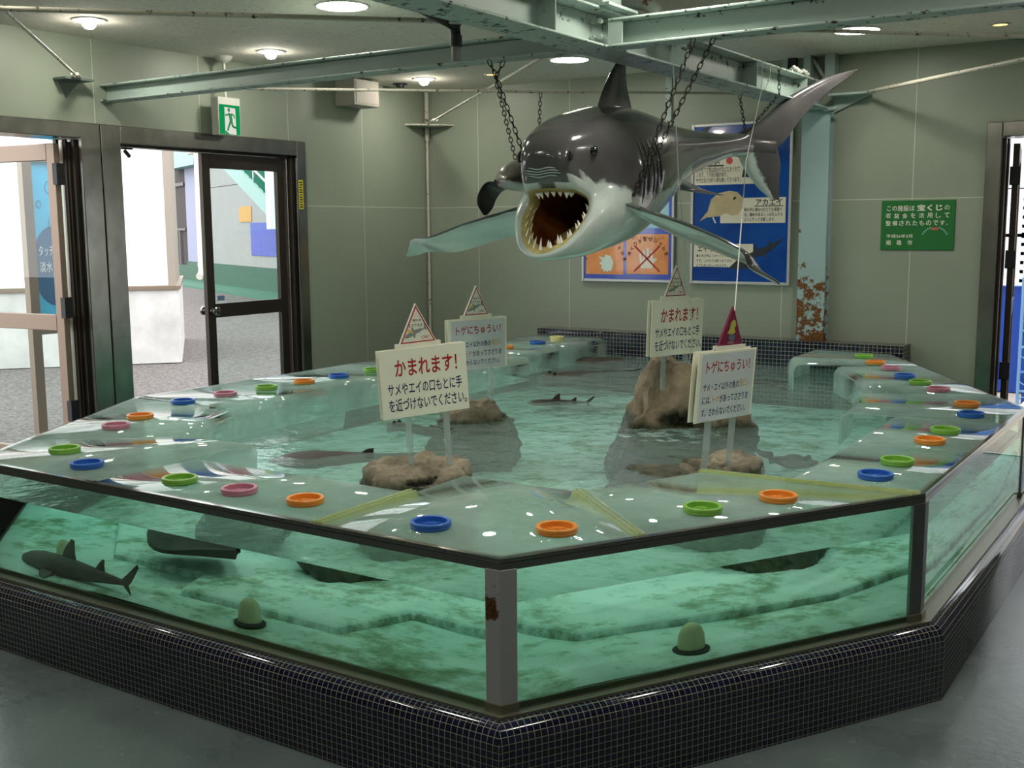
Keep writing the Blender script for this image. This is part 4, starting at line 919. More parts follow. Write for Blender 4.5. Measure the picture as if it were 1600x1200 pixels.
# ---- posters
def rect(m, x0, z0, x1, z1, y): return m.add([(x0, y, z0), (x1, y, z0), (x1, y, z1), (x0, y, z1)], [(0, 1, 2, 3)])
def PW(px, py): p = at_y(px, py, YB-.02); return p.x, p.z
def framed(name, label, x0, z0, x1, z1, colour):
    t = thing(name, label, 'poster', ((x0+x1)/2, YB, z0)); f = .022; m = mb()
    m.box(x0, YB-.03, z0, x0+f, YB-.001, z1); m.box(x1-f, YB-.03, z0, x1, YB-.001, z1); m.box(x0+f, YB-.03, z0, x1-f, YB-.001, z0+f); m.box(x0+f, YB-.03, z1-f, x1-f, YB-.001, z1)
    bevel(m.build('poster_frame', M_silver, t), .004, 2)
    return t, box(x0+f, YB-.02, z0+f, x1-f, YB-.004, z1-f).build('printed_sheet', colour, t)
pb = NT('poster_blue'); pb.base(pb.ramp(pb.noise(1.6, 3), [(.3, (18, 44, 128)), (.7, (24, 92, 176))])); pb.set(.12, 0, .5, .5)
t2, sh = framed('poster', 'tall blue poster of sharks and a ray behind the tail', -3.52, 1.11, -2.735, 2.30, pb.m)
Y1 = YB-.0206
def pr(m, a, b, y=Y1): x0, z1 = PW(*a); x1, z0 = PW(*b); return rect(m, x0, z0, x1, z1, y)
M_pwhite = mat('poster_white', (226, 218, 200), .3, coat=.3)
for a, b in (((1085, 232), (1181, 287)), ((1126, 310), (1227, 348)), ((1084, 381), (1176, 418))): pr(mb(), a, b).build('text_box', M_pwhite, sh)
def ptext(m, body, a, b, bold=0.0): x0, z1 = PW(*a); x1, z0 = PW(*b); return text(m, body, x0, z0, x1, z1, Y1-.0006, bold)
m = mb()
ptext(m, 'ネコザメ', (1085, 247), (1125, 258), .02)
for i, s in enumerate(('夜行性で昼間は岩かげなどにかくれて', 'います。うす状の歯があり、', 'サザエなどの硬い貝も割って食べます。')): ptext(m, s, (1088, 262+i*8.2), ((1156, 1137, 1157)[i], 268+i*8.2), .012)
ptext(m, 'アカエイ', (1181, 311), (1222, 320.5), .02)
for i, s in enumerate(('砂の中に潜るのがとても得意で', 'す。毒針のあるしっぽをムチの', 'ように使って攻撃します。')): ptext(m, s, (1163, 324.5+i*7.8), ((1222, 1223, 1211)[i], 330+i*7.8), .012)
ptext(m, 'エイラクブカ', (1090, 384), (1141, 393.5), .02)
for i, s in enumerate(('鼻の先が特にとがっていて刀のよう', 'です。こわそうな顔つきですが、', 'とてもおとなしいサメです。')): ptext(m, s, (1088, 397+i*7.6), ((1153, 1145, 1137)[i], 402.5+i*7.6), .012)
m.build('lettering', M_ink, sh)
m = mb()
for a, b in (((1085, 259.2), (1131, 259.7)), ((1178, 321.5), (1224, 322)), ((1088, 394.7), (1145, 395.2))): pr(m, a, b, Y1-.0006)
m.build('heading_rule', M_ink, sh)
x, z = PW(1140, 251); flat(mb(), disc(x, z, .026, .026), Y1-.0008).build('red_badge', mat('poster_badge', (206, 70, 70), .4), sh)
rp = [(1093, 346), (1106, 330), (1111, 312), (1122, 302), (1140, 298), (1152, 300), (1160, 308), (1161, 322), (1154, 335), (1144, 337), (1134, 333), (1124, 338), (1112, 339), (1104, 340)]
tp = NT('tan_ray_print'); tp.base(tp.ramp(tp.noise(9, 4), [(.3, (176, 156, 116)), (.7, (206, 188, 150))])); tp.set(.3)
rv = flat(mb(), [PW(*p) for p in rp], Y1-.001).build('ray_picture', tp.m, sh)
flat(mb(), [PW(*p) for p in ((1145, 310), (1149, 307), (1151, 309), (1147, 313))], Y1-.0014).build('ray_eye', M_ink, rv)
flat(mb(), [PW(*p) for p in ((1115, 339), (1119, 348), (1117, 349), (1113, 340))], Y1-.001).build('ray_barb', M_pwhite, rv)
sp_ = [(1137, 420), (1150, 408), (1165, 398), (1176, 394), (1180, 381), (1183, 390), (1200, 384), (1203, 375), (1207, 381), (1226, 371), (1212, 386), (1196, 397), (1197, 402), (1188, 399), (1178, 405), (1172, 420)]
flat(mb(), [PW(*p) for p in sp_], Y1-.001).build('shark_picture', mat('dark_shark_print', (38, 48, 56), .3), sh)
flat(mb(), [PW(*p) for p in ((1159, 277), (1162, 262), (1172, 258), (1184, 256), (1188, 270), (1180, 277))], Y1-.001).build('jaw_picture', mat('dark_shark_print', (38, 48, 56), .3), sh)
t1, sh = framed('poster', 'blue and orange touching rules poster behind the shark head', -4.47, 1.11, -3.655, 2.27, mat('poster_sky', (58, 84, 190), .15, coat=.5))
M_or = NT('poster_orange'); M_or.base(M_or.ramp(M_or.noise(7, 4), [(.3, (216, 126, 50)), (.7, (232, 152, 78))])); M_or.set(.2, coat=.4)
for a, b in (((916, 366), (974, 429)), ((979, 366), (1044, 429))): pr(mb(), a, b).build('orange_panel', M_or.m, sh)
pr(mb(), (915, 312), (1045, 356)).build('pale_panel', mat('poster_pale', (150, 206, 226), .2), sh)
for px, py, r in ((1034, 326, .024), (1027, 333, .02), (1040, 312, .018)): x, z = PW(px, py); flat(mb(), disc(x, z, r, r), Y1-.001).build('white_bubble', M_pwhite, sh)
def hand(m, cx, cz, s, y):
    flat(m, [(cx+s*a, cz+s*b) for a, b in ((-.42, -.45), (.36, -.45), (.46, -.1), (.70, .10), (.62, .22), (.40, .10), (.40, .62), (.24, .66), (.22, .12), (.16, .12), (.14, .80), (-.04, .80), (-.05, .12), (-.10, .12), (-.14, .72), (-.30, .70), (-.30, .1), (-.36, .1), (-.42, .50), (-.55, .46), (-.50, -.1))], y); return m
x, z = PW(1011, 406); hand(mb(), x, z-.01, .125, Y1-.001).build('hand_picture', M_pwhite, sh)
m = mb()
for s in (-1, 1): m.bar((x-.11, Y1-.002, z+.10*s+.01), (x+.11, Y1-.002, z-.10*s+.01), .0012, .010, up=(0, 1, 0)) if False else m.obox((x, Y1-.002, z+.01), (.11, 0, -.10*s), (.004*s, 0, .0044), (0, .0005, 0))
m.build('red_cross', M_red, sh)
def arc(m, body, cx, cz, r, a0, a1, size, y):
    n = len(body)
    for i, ch in enumerate(body):
        a = R(a0+(a1-a0)*i/(n-1)); q = MB(); text(q, ch, -size/2, -size/2, size/2, size/2, 0, .02); c_, s_ = math.cos(a-math.pi/2), math.sin(a-math.pi/2)
        m.add([(cx+r*math.cos(a)+v.x*c_-v.z*s_, y, cz+r*math.sin(a)+v.x*s_+v.z*c_) for v in q.v], q.f)
    return m
m = arc(mb(), '強くつかまないでね!', x+.005, z-.01, .17, 160, 20, .030, Y1-.0012); text(m, 'やさしく触りましょう', *PW(982, 374), *PW(1038, 369), Y1-.0012)
x2, z2 = PW(946, 410); arc(m, 'タッチは指だけでね!', x2, z2-.02, .18, 165, 15, .028, Y1-.0012); m.build('lettering', mat('brown_print', (96, 52, 22), .5), sh)
hp_ = [(x2+.19*a, z2+.17*b) for a, b in ((-.35, .30), (-.05, .22), (.0, .38), (.25, .30), (.38, .0), (.30, -.35), (.22, -.42), (.15, -.36), (.10, -.46), (.02, -.38), (-.06, -.44), (-.12, -.30), (-.22, -.32), (-.18, -.12), (-.30, -.05), (-.15, .08))]
flat(mb(), hp_, Y1-.001).build('hand_picture', mat('mint_print', (206, 226, 216), .3), sh)
# ---- green sign
g0, g1 = -2.10, -1.615
gs = thing('green_sign', 'green plaque with white lettering on the right of the rusty column', 'sign', ((g0+g1)/2, YB, 1.37))
gp = bevel(box(g0, YB-.008, 1.372, g1, YB-.001, 1.708).build('plaque', mat('plaque_green', (22, 104, 42), .45), gs), .002, 1)
yg = YB-.0086; gx = lambda u: g0+(g1-g0)*u; gz = lambda v: 1.708-.336*v
m = mb(); text(m, 'この施設は', gx(.075), gz(.215), gx(.455), gz(.095), yg, .008); text(m, 'の', gx(.855), gz(.195), gx(.925), gz(.105), yg, .008)
for i, ch in enumerate('収益金を活用して'): text(m, ch, gx(.065+.113*i), gz(.355), gx(.135+.113*i), gz(.255), yg, .01)
for i, ch in enumerate('整備されたものです'): text(m, ch, gx(.065+.092*i), gz(.505), gx(.135+.092*i), gz(.405), yg, .01)
text(m, '。', gx(.885), gz(.50), gx(.905), gz(.475), yg, .01)
text(m, '平成26年3月', gx(.08), gz(.755), gx(.44), gz(.68), yg, .01)
for i, ch in enumerate('姫路市'): text(m, ch, gx(.08+.147*i), gz(.90), gx(.15+.147*i), gz(.80), yg, .01)
m.build('white_lettering', M_white, gp)
text(mb(), '宝くじ', gx(.49), gz(.215), gx(.83), gz(.085), yg, .035).build('bold_lettering', M_white, gp)
m = mb()
for k in range(13):
    if 5 <= k <= 7: continue
    a = R(152-k*10.3); x, z = gx(.74)+.088*math.cos(a), gz(.80)+.088*math.sin(a); m.obox((x, yg, z), (.0055*math.sin(a), 0, -.0055*math.cos(a)), (.005*math.cos(a), 0, .005*math.sin(a)), (0, .0002, 0))
m.build('arched_marks', mat('plaque_pale_blue', (130, 176, 170), .5), gp)
rect(mb(), gx(.69), gz(.60), gx(.785), gz(.545), yg).build('red_tab', mat('plaque_tab', (170, 100, 70), .5), gp)

# ============================================================ the shark models
def shark_mat():
    t = NT('shark_skin'); a = t.n('Attribute', attribute_name='belly'); n = t.noise(9, 5, .6); n2 = t.noise(3, 4)
    f = t.ramp(t.math('ADD', a.outputs['Fac'], t.math('MULTIPLY', t.math('SUBTRACT', n, .5), .55)), [(.46, (0, 0, 0, 1)), (.56, (1, 1, 1, 1))])
    t.base(t.mix(f, t.ramp(n2, [(.3, (66, 65, 67)), (.7, (90, 88, 88))]), t.ramp(n2, [(.3, (168, 186, 182)), (.7, (206, 214, 210))])))
    t.set(.16, 0, .5, .35); t.bump(t.noise(14, 3), .08, .02); return t.m
M_shark = shark_mat()
M_mouth = NT('shark_mouth'); M_mouth.base(M_mouth.ramp(M_mouth.noise(6, 4), [(.35, (84, 44, 20)), (.65, (128, 74, 30))])); M_mouth.set(.3); M_mouth = M_mouth.m
M_gum = NT('shark_gum'); M_gum.base(M_gum.ramp(M_gum.noise(12, 4), [(.3, (150, 140, 84)), (.7, (196, 182, 118))])); M_gum.set(.3, coat=.3); M_gum = M_gum.m
M_tooth = mat('shark_tooth', (240, 234, 226), .25)
M_fin = M_shark
def with_attr(o, vals):
    at = o.data.attributes.new('belly', 'FLOAT', 'POINT'); at.data.foreach_set('value', vals); return o
def ring_keys(keys, n):      # 7 half-ring keys (0 = back ... 180 = belly) -> full ring of n points, mirrored in x
    full = [V(k) for k in keys]+[V((-k[0], k[1], k[2])) for k in keys[-2:0:-1]]; N = len(full); out = []
    for i in range(n):
        u = i/n*N; j = int(u); t = u-j; p0, p1, p2, p3 = full[(j-1) % N], full[j % N], full[(j+1) % N], full[(j+2) % N]
        out.append(.5*((2*p1)+(p2-p0)*t+(2*p0-5*p1+4*p2-p3)*t*t+(3*p1-p0-3*p2+p3)*t**3))
    return out
def ell(y, zt, zb, rx, wide=.5):
    zc = zb+(zt-zb)*wide; out = []
    for k in range(7):
        a = R(30*k); x = rx*abs(math.sin(a))**.92; z = zc+(zt-zc if a <= math.pi/2 else zc-zb)*math.cos(a); out.append((x, y, z))
    return out
def big_shark():
    T = thing('shark_model', 'life size grey and white shark model with gaping toothy mouth hanging on chains', 'shark', (-2.54, 4.6, 1.42))
    st = [ell(6.50, 2.085, 1.955, .035), ell(6.36, 2.085, 1.955, .055), ell(6.1, 2.065, 1.925, .085), ell(5.8, 2.055, 1.865, .125), ell(5.5, 2.055, 1.80, .17),
          ell(5.2, 2.065, 1.70, .225), ell(4.95, 2.095, 1.565, .27), ell(4.75, 2.105, 1.47, .30), ell(4.58, 2.09, 1.435, .31, .48),
          [(0, 4.44, 2.055), (.15, 4.44, 2.03), (.255, 4.45, 1.92), (.295, 4.46, 1.76), (.275, 4.44, 1.58), (.16, 4.42, 1.45), (0, 4.41, 1.42)],
          [(0, 4.33, 2.02), (.135, 4.33, 2.0), (.225, 4.35, 1.905), (.262, 4.40, 1.75), (.258, 4.36, 1.58), (.16, 4.32, 1.435), (0, 4.30, 1.405)],
          [(0, 4.24, 1.985), (.115, 4.24, 1.965), (.19, 4.27, 1.89), (.235, 4.35, 1.74), (.240, 4.29, 1.58), (.155, 4.23, 1.435), (0, 4.21, 1.395)],
          [(0, 4.16, 1.94), (.098, 4.165, 1.925), (.155, 4.20, 1.865), (.212, 4.31, 1.72), (.218, 4.24, 1.58), (.142, 4.17, 1.44), (0, 4.14, 1.395)],
          [(0, 4.115, 1.875), (.088, 4.125, 1.86), (.135, 4.165, 1.82), (.190, 4.28, 1.70), (.198, 4.215, 1.575), (.130, 4.14, 1.447), (0, 4.105, 1.400)],
          [(0, 4.115, 1.80), (.088, 4.125, 1.785), (.132, 4.165, 1.765), (.176, 4.265, 1.69), (.183, 4.205, 1.573), (.122, 4.13, 1.452), (0, 4.090, 1.405)],
          [(0, 4.150, 1.735), (.090, 4.155, 1.725), (.132, 4.185, 1.715), (.166, 4.258, 1.668), (.174, 4.205, 1.572), (.114, 4.13, 1.458), (0, 4.085, 1.413)],
          [(0, 4.180, 1.708), (.088, 4.185, 1.703), (.128, 4.205, 1.695), (.154, 4.262, 1.655), (.162, 4.210, 1.570), (.104, 4.138, 1.468), (0, 4.092, 1.425)]]
    n = 56; coarse = [ring_keys(k, n) for k in st]; rows = []
    sub = 5
    for k in range(len(coarse)-1):
        for q in range(sub):
            t = q/sub; r_ = []
            for i in range(n):
                p0, p1, p2, p3 = coarse[max(k-1, 0)][i], coarse[k][i], coarse[k+1][i], coarse[min(k+2, len(coarse)-1)][i]
                r_.append(.5*((2*p1)+(p2-p0)*t+(2*p0-5*p1+4*p2-p3)*t*t+(3*p1-p0-3*p2+p3)*t**3))
            rows.append(r_)
    rows.append(coarse[-1])
    X0 = T.location.x
    vals = []; out = []
    for ri, r_ in enumerate(rows):
        y = r_[0].y; line = []
        for i, p in enumerate(r_):
            ang = 360*i/n; ang = ang if ang <= 180 else 360-ang
            yc = sum(q.y for q in r_)/n
            bx_ = .035*max(0, (p.y-5.7))**2
            # gill folds and snout wrinkles are real ridges
            g = 0
            if 60 < ang < 125 and 4.40 < p.y < 4.66: g = -.007*max(0, math.sin((p.y-4.40)/.052*math.pi*1.0))**2*math.sin(R((ang-60)/65*180))
            c_ = V((0, p.y, 1.78)); d = (p-c_); d.normalize(); q = p+d*g
            line.append(V((X0+q.x+bx_, q.y, q.z)))
            k = ri/sub
            lim = 103 if k < 9 else (103-(k-9)*5)
            if k > 13: lim = 72
            if k > 14: lim = 44
            if k > 14.8: lim = 10
            if 2 < k < 5: lim = 118
            if k <= 2: lim = 135
            vals.append(max(0, min(1, .5+(ang-lim)/44)))
        out.append(line)
    tail = sum(out[0], V((0, 0, 0)))/n
    m = mb().loft(out, True); m.add(out[0], [tuple(range(n-1, -1, -1))])
    vals += vals[:n]
    body = with_attr(m.build('body', M_shark, T, False, 60), vals)
    # lips, mouth cavity
    lip = out[-1]; cen = sum(lip, V((0, 0, 0)))/n
    def shrink(s, dy): return [V((cen.x+(p.x-cen.x)*s, p.y+dy, cen.z+(p.z-cen.z)*s)) for p in lip]
    g1 = [lip, shrink(.97, .004), shrink(.91, .016), shrink(.86, .035), shrink(.84, .055)]
    mb().loft(g1, True).build('gums', M_gum, T, False, 60)
    fl = lambda rr, y, t: [V((p.x, p.y+(y-p.y)*t, p.z)) for p in rr]
    c2 = [shrink(.845, .05), shrink(.84, .08), fl(shrink(.82, .14), 4.40, .5), fl(shrink(.72, .2), 4.50, .8), fl(shrink(.5, .3), 4.62, 1), fl(shrink(.22, .3), 4.70, 1)]
    m = mb().loft(c2, True); m.add(c2[-1], [tuple(range(n))]); m.build('mouth_cavity', M_mouth, T, False, 60)
    tg = [V((cen.x, 4.30, 1.475)), V((cen.x, 4.40, 1.50)), V((cen.x, 4.52, 1.54))]; rr = []
    for p, w_, h_ in zip(tg, (.045, .075, .07), (.012, .022, .02)): rr.append([p+V((w_*math.cos(R(20*k)), 0, h_*math.sin(R(20*k)))) for k in range(18)])
    m = mb().loft(rr, True); m.add(rr[0], [tuple(range(17, -1, -1))]); m.build('tongue', M_gum, T, False, 60)
    random.seed(7); g = g1[3]
    def tooth(base, tip, w_, dirv):
        d = dirv.normalized(); nrm = d.cross(tip-base).normalized()
        bs = [base+d*w_, base+nrm*w_*.35, base-d*w_, base-nrm*w_*.35]
        mid = [b+(tip-base)*.5-(b-base)*.38 for b in bs]
        q = MB().add(bs+mid+[tip], [(0, 1, 5, 4), (1, 2, 6, 5), (2, 3, 7, 6), (3, 0, 4, 7), (4, 5, 8), (5, 6, 8), (6, 7, 8), (7, 4, 8), (3, 2, 1, 0)])
        return q
    for i in range(n):
        ang = 360*i/n
        up = ang < 50 or ang > 310; low = 100 < ang < 260
        if not (up or low): continue
        d = g[(i+1) % n]-g[i-1]
        if up:
            if i % 2: continue
            b = g[i]; c_ = (cen-b); tip = b+V((c_.x*.10, .012, -.020-.012*random.random())); tooth(b, tip, .0125, d).build('upper_tooth', M_tooth, T)
        else:
            for row in (0, 1):
                if (i+row) % 2: continue
                b = g1[2+row][i]+V((0, .010*row, 0)); c_ = cen-b; c_.y = 0; c_.normalize()
                h_ = .024+.012*random.random(); tip = b+c_*h_*.55+V((0, .004, h_*.75)); tooth(b, tip, .0085, d).build('lower_tooth', M_tooth, T)
    # gill slits
    for k in range(5):
        yq = 4.50+.042*k; pts = []
        for i in range(int(n*62/360), int(n*(112-3*k)/360)+1):
            yy = yq-.0005*((i*360/n-85)/6)**2
            for ra, rb in zip(out[8*sub-10:], out[8*sub-9:]):
                a, b = ra[i], rb[i]
                if (a.y-yy)*(b.y-yy) <= 0 and a.y != b.y:
                    q = a+(b-a)*((yy-a.y)/(b.y-a.y)); pts.append(q); break
        for s_ in (1, -1):
            P = [V((X0+s_*(q.x-X0), q.y, q.z)) for q in pts]
            if len(P) > 3: mb().tube(P, [.001]+[.0055]*(len(P)-2)+[.001], 6).build('gill_slit', mat('gill_shadow', (46, 44, 44), .3), T, False, 60)
    # eyes, nostrils
    for s_ in (1, -1):
        j = min(range(len(out)*n), key=lambda k: (out[k//n][k % n]-V((X0+s_*.190, 4.26, 1.855))).length); e = out[j//n][j % n]
        m = mb(); bmq = bmesh.new(); bmesh.ops.create_uvsphere(bmq, u_segments=16, v_segments=10, radius=.020); m.add([v.co+e for v in bmq.verts], [tuple(v.index for v in f.verts) for f in bmq.faces]); bmq.free()
        m.build('eye', mat('black_eye', (8, 8, 14), .06, coat=1), T, False, 80)
        j = min(range(len(out)*n), key=lambda k: (out[k//n][k % n]-V((X0+s_*.128, 4.15, 1.835))).length); e = out[j//n][j % n]
        m = mb(); m.tube(catmull([e+V((s_*.004, -.004, .024)), e+V((s_*.012, -.002, .004)), e+V((s_*.004, -.006, -.018))], 4), [.003]+[.0075]*7+[.003], 8)
        m.build('nostril', M_black, T, False, 60)
    m = mb()
    for z, w_ in ((1.790, .07), (1.779, .085), (1.768, .09), (1.757, .075)):
        pts = []
        for k in range(9):
            xx = (k/8-.5)*2*w_; j = min((out[r_][i] for r_ in range(len(out)-22, len(out)) for i in list(range(0, 12))+list(range(n-12, n))), key=lambda q: (q-V((X0+xx, 4.1, z))).length)
            pts.append(V((X0+xx, j.y-.0015+abs(xx)*.02, z+.004*math.cos(k))))
        m.tube(pts, [.0008]+[.0022]*7+[.0008], 5)
    m.build('snout_wrinkles', M_shark, T, False, 60); with_attr(bpy.data.objects[[o.name for o in T.children if o.name.startswith('snout')][0]], [.9]*len(m.v))
    return T, out, n, X0
def blade(name, parent, le, te, thick, m_, dark=None, rows=18, cols=14, tipw=.1):
    """lens-section fin: leading edge points, trailing edge points, root thickness"""
    L_, T_ = catmull(le, 6), catmull(te, 6); N = len(L_); vs = []; val = []
    sect = []
    for i in range(N):
        t = i/(N-1); a, b = L_[i], T_[i]; c_ = b-a
        span = (L_[min(i+1, N-1)]-L_[max(i-1, 0)]); nr = span.cross(c_)
        if nr.length < 1e-9: nr = V((0, 0, 1))
        nr.normalize(); th = thick*(1-t*.8)
        ring = []
        for k in range(cols):
            u = k/(cols-1); ring.append(a+c_*u+nr*th*.5*(math.sin(math.pi*u**.6))**.9)
        for k in range(cols-2, 0, -1):
            u = k/(cols-1); ring.append(a+c_*u-nr*th*.5*(math.sin(math.pi*u**.6))**.9)
        sect.append(ring)
        for k, p in enumerate(ring):
            u = (k if k < cols else 2*cols-2-k)/(cols-1)
            val.append(dark(t, u, k < cols) if dark else 0)
    m = mb().loft(sect, True); m.add(sect[-1], [tuple(range(len(sect[-1])))]); m.add(sect[0], [tuple(range(len(sect[0])-1, -1, -1))])
    val += val[-len(sect[-1]):]+val[:len(sect[0])]
    o = m.build(name, m_, parent, False, 50); return with_attr(o, [max(0, min(1, v)) for v in val])
SH, SB, SN, SX = big_shark()
top_dark = lambda t, u, top: (.1 if top else .95)-(.0)
# pectoral fins: dark above with a dark front edge, pale blue below
for s_, tip in ((1, V((SX+.93, 4.50, 1.298))), (-1, V((SX-1.05, 4.50, 1.400)))):
    r0 = V((SX+s_*.20, 4.40, 1.66)); r1 = V((SX+s_*.20, 4.84, 1.60)); k = 1 if s_ > 0 else 0
    zt = tip.z
    le = [r0, V((SX+s_*.36, 4.36, 1.615)), V((SX+s_*.58, 4.34, 1.56-(.01*k))), V((SX+s_*.80, 4.37, 1.50-.05*k)), V((tip.x-s_*.10, 4.42, zt+(.075 if k else .09))), V((tip.x-s_*.015, 4.48, zt+.018)), tip]
    te = [r1, V((SX+s_*.36, 4.74, 1.53-.04*k)), V((SX+s_*.58, 4.66, 1.48-.055*k)), V((SX+s_*.80, 4.60, 1.42-.065*k)), V((tip.x-s_*.10, 4.57, zt+.02+.03*k)), V((tip.x-s_*.03, 4.545, zt+.002)), tip+V((0, .012, -.004))]
    f = blade('pectoral_fin', SH, le, te, .05, M_shark, (lambda t, u, top: .98 if ((top) == (s_ < 0)) and u > .06 else .02) if False else (lambda t, u, top, s=s_: (.02 if (top if s > 0 else not top) else (.98 if u > .05 else .1))))
# first dorsal, second dorsal, pelvic fins
blade('dorsal_fin', SH, [(SX, 4.60, 2.07), (SX, 4.655, 2.16), (SX, 4.72, 2.24), (SX, 4.79, 2.305), (SX, 4.86, 2.365)], [(SX, 4.985, 2.05), (SX, 4.945, 2.14), (SX, 4.905, 2.22), (SX, 4.895, 2.30), (SX, 4.90, 2.362)], .055, M_shark)
bx2 = lambda y: SX+.035*max(0, y-5.7)**2
blade('second_dorsal_fin', SH, [(bx2(5.75), 5.75, 2.04), (bx2(5.8), 5.82, 2.07), (bx2(5.88), 5.90, 2.092)], [(bx2(5.9), 5.88, 2.04), (bx2(5.9), 5.90, 2.06), (bx2(5.9), 5.93, 2.09)], .02, M_shark)
for s_ in (1, -1):
    blade('pelvic_fin', SH, [(SX+s_*.10, 5.22, 1.735), (SX+s_*.20, 5.30, 1.715), (SX+s_*.28, 5.42, 1.70)], [(SX+s_*.07, 5.48, 1.775), (SX+s_*.17, 5.47, 1.73), (SX+s_*.285, 5.47, 1.698)], .03, M_shark)
# tail fin, swung to the right of the body
tp0 = V((bx2(6.42), 6.42, 2.02)); ta = R(40); td = V((math.sin(ta), math.cos(ta), 0))
def tq(a, z): return tp0+td*a+V((0, 0, z-2.02))
blade('tail_fin', SH, [tq(-.10, 2.07), tq(.08, 2.16), tq(.26, 2.30), tq(.48, 2.41), tq(.66, 2.468), tq(.745, 2.487)], [tq(.16, 1.975), tq(.27, 2.06), tq(.38, 2.20), tq(.54, 2.34), tq(.68, 2.435), tq(.75, 2.478)], .05, M_shark)
blade('lower_tail_lobe', SH, [tq(-.06, 1.97), tq(-.01, 1.88), tq(.08, 1.775), tq(.17, 1.705)], [tq(.20, 2.04), tq(.235, 1.92), tq(.23, 1.80), tq(.235, 1.695)], .045, M_shark, lambda t, u, top: .95-(u*1.15))
tb = []
for a, zc, hz, w_ in ((-.16, 2.02, .066, .036), (-.02, 2.02, .07, .032), (.10, 2.02, .075, .022), (.20, 2.02, .05, .010)):
    c_ = tq(a, zc); s2 = V((math.cos(ta), -math.sin(ta), 0)); tb.append([c_+s2*w_*math.cos(R(30*k))+V((0, 0, hz*math.sin(R(30*k)))) for k in range(12)])
m = mb().loft(tb, True); with_attr(m.build('tail_stock', M_shark, SH, False, 60), [.1]*len(m.v))
box(tp0.x-.01, tp0.y-.02, 2.075, tp0.x+.01, tp0.y+.02, 2.10).build('hanging_ring', M_chain, SH)
box(SX+.285, 4.415, 1.672, SX+.298, 4.428, 1.686).build('hanging_ring', M_chain, SH)
box(SX-.295, 4.45, 1.80, SX-.265, 4.47, 1.83).build('hanging_ring', M_chain, SH)

# smaller brown shark hanging behind the big one
S2 = thing('shark_model', 'smaller brown shark model half hidden behind the big shark on the left', 'shark', (-3.22, 4.95, 1.83))
sx, sy = -3.20, 4.86
ks = [(0, .0, 1.800, 1.775, .015), (.04, .03, 1.835, 1.752, .075), (.11, .05, 1.872, 1.738, .125), (.22, .06, 1.905, 1.732, .150), (.36, .07, 1.930, 1.73, .155), (.55, .10, 1.94, 1.745, .14), (.8, .16, 1.93, 1.79, .10), (1.05, .24, 1.91, 1.83, .06), (1.25, .32, 1.90, 1.86, .03)]
rws = []; vv = []
for d_, xo, zt, zb, rx in ks:
    rr = []
    for k in range(28):
        a = 2*math.pi*k/28; x = rx*math.sin(a); zc = zb+(zt-zb)*.34; z = zc+((zt-zc) if math.cos(a) > 0 else (zc-zb))*math.cos(a)
        rr.append(V((sx-.3*xo*0-.28*d_+x, sy+d_, z))); vv.append(.95 if math.cos(a) < -.25 else .05)
    rws.append(rr)
m = mb().loft(rws, True); m.add(rws[0], [tuple(range(27, -1, -1))]); m.add(rws[-1], [tuple(range(28))]); vv += vv[:28]+vv[-28:]
t = NT('brown_shark_skin'); a = t.n('Attribute', attribute_name='belly'); t.base(t.mix(a.outputs['Fac'], t.ramp(t.noise(8, 4), [(.3, (60, 54, 46)), (.7, (84, 76, 66))]), (190, 196, 190))); t.set(.25, 0, .5, .3); M_brownshark = t.m
with_attr(m.build('body', M_brownshark, S2, False, 60), vv)
for s_ in (1, -1):
    c0 = V((sx+s_*.135, sy+.09, 1.768))
    blade('pectoral_fin', S2, [c0, c0+V((s_*.05, -.02, .012)), c0+V((s_*.10, -.02, -.04)), c0+V((s_*.125, .0, -.10)), c0+V((s_*.105, .03, -.16))], [c0+V((0, .12, -.02)), c0+V((s_*.03, .10, -.035)), c0+V((s_*.055, .08, -.075)), c0+V((s_*.07, .07, -.12)), c0+V((s_*.09, .045, -.158))], .03, mat('dark_fin', (40, 40, 36), .3))
    bmq = bmesh.new(); bmesh.ops.create_uvsphere(bmq, u_segments=10, v_segments=8, radius=.008); mb().add([v.co+V((sx+s_*.118, sy+.055, 1.785)) for v in bmq.verts], [tuple(v.index for v in f.verts) for f in bmq.faces]).build('eye', mat('black_eye', (8, 8, 14), .06, coat=1), S2, False, 80); bmq.free()
blade('dorsal_fin', S2, [(sx-.12, sy+.42, 1.92), (sx-.13, sy+.5, 1.99), (sx-.15, sy+.57, 2.03)], [(sx-.17, sy+.60, 1.93), (sx-.17, sy+.60, 1.98), (sx-.17, sy+.60, 2.03)], .03, mat('dark_fin', (40, 40, 36), .3))
blade('tail_fin', S2, [(sx-.33, sy+1.2, 1.88), (sx-.37, sy+1.33, 1.98), (sx-.42, sy+1.5, 2.10)], [(sx-.36, sy+1.3, 1.86), (sx-.40, sy+1.40, 1.95), (sx-.43, sy+1.52, 2.09)], .02, mat('dark_fin', (40, 40, 36), .3))
blade('lower_tail_lobe', S2, [(sx-.33, sy+1.2, 1.88), (sx-.36, sy+1.3, 1.80), (sx-.38, sy+1.36, 1.74)], [(sx-.36, sy+1.3, 1.90), (sx-.38, sy+1.36, 1.83), (sx-.39, sy+1.38, 1.74)], .02, mat('dark_fin', (40, 40, 36), .3))

KS = 1.055; bpy.context.view_layer.update()
SH.location = (-2.68, 4.853, 1.4137); SH.scale = (KS, KS, KS)
def on_shark(p): return V((-2.68, 4.853, 1.4137))+(V(p)-V((-2.54, 4.6, 1.42)))*KS
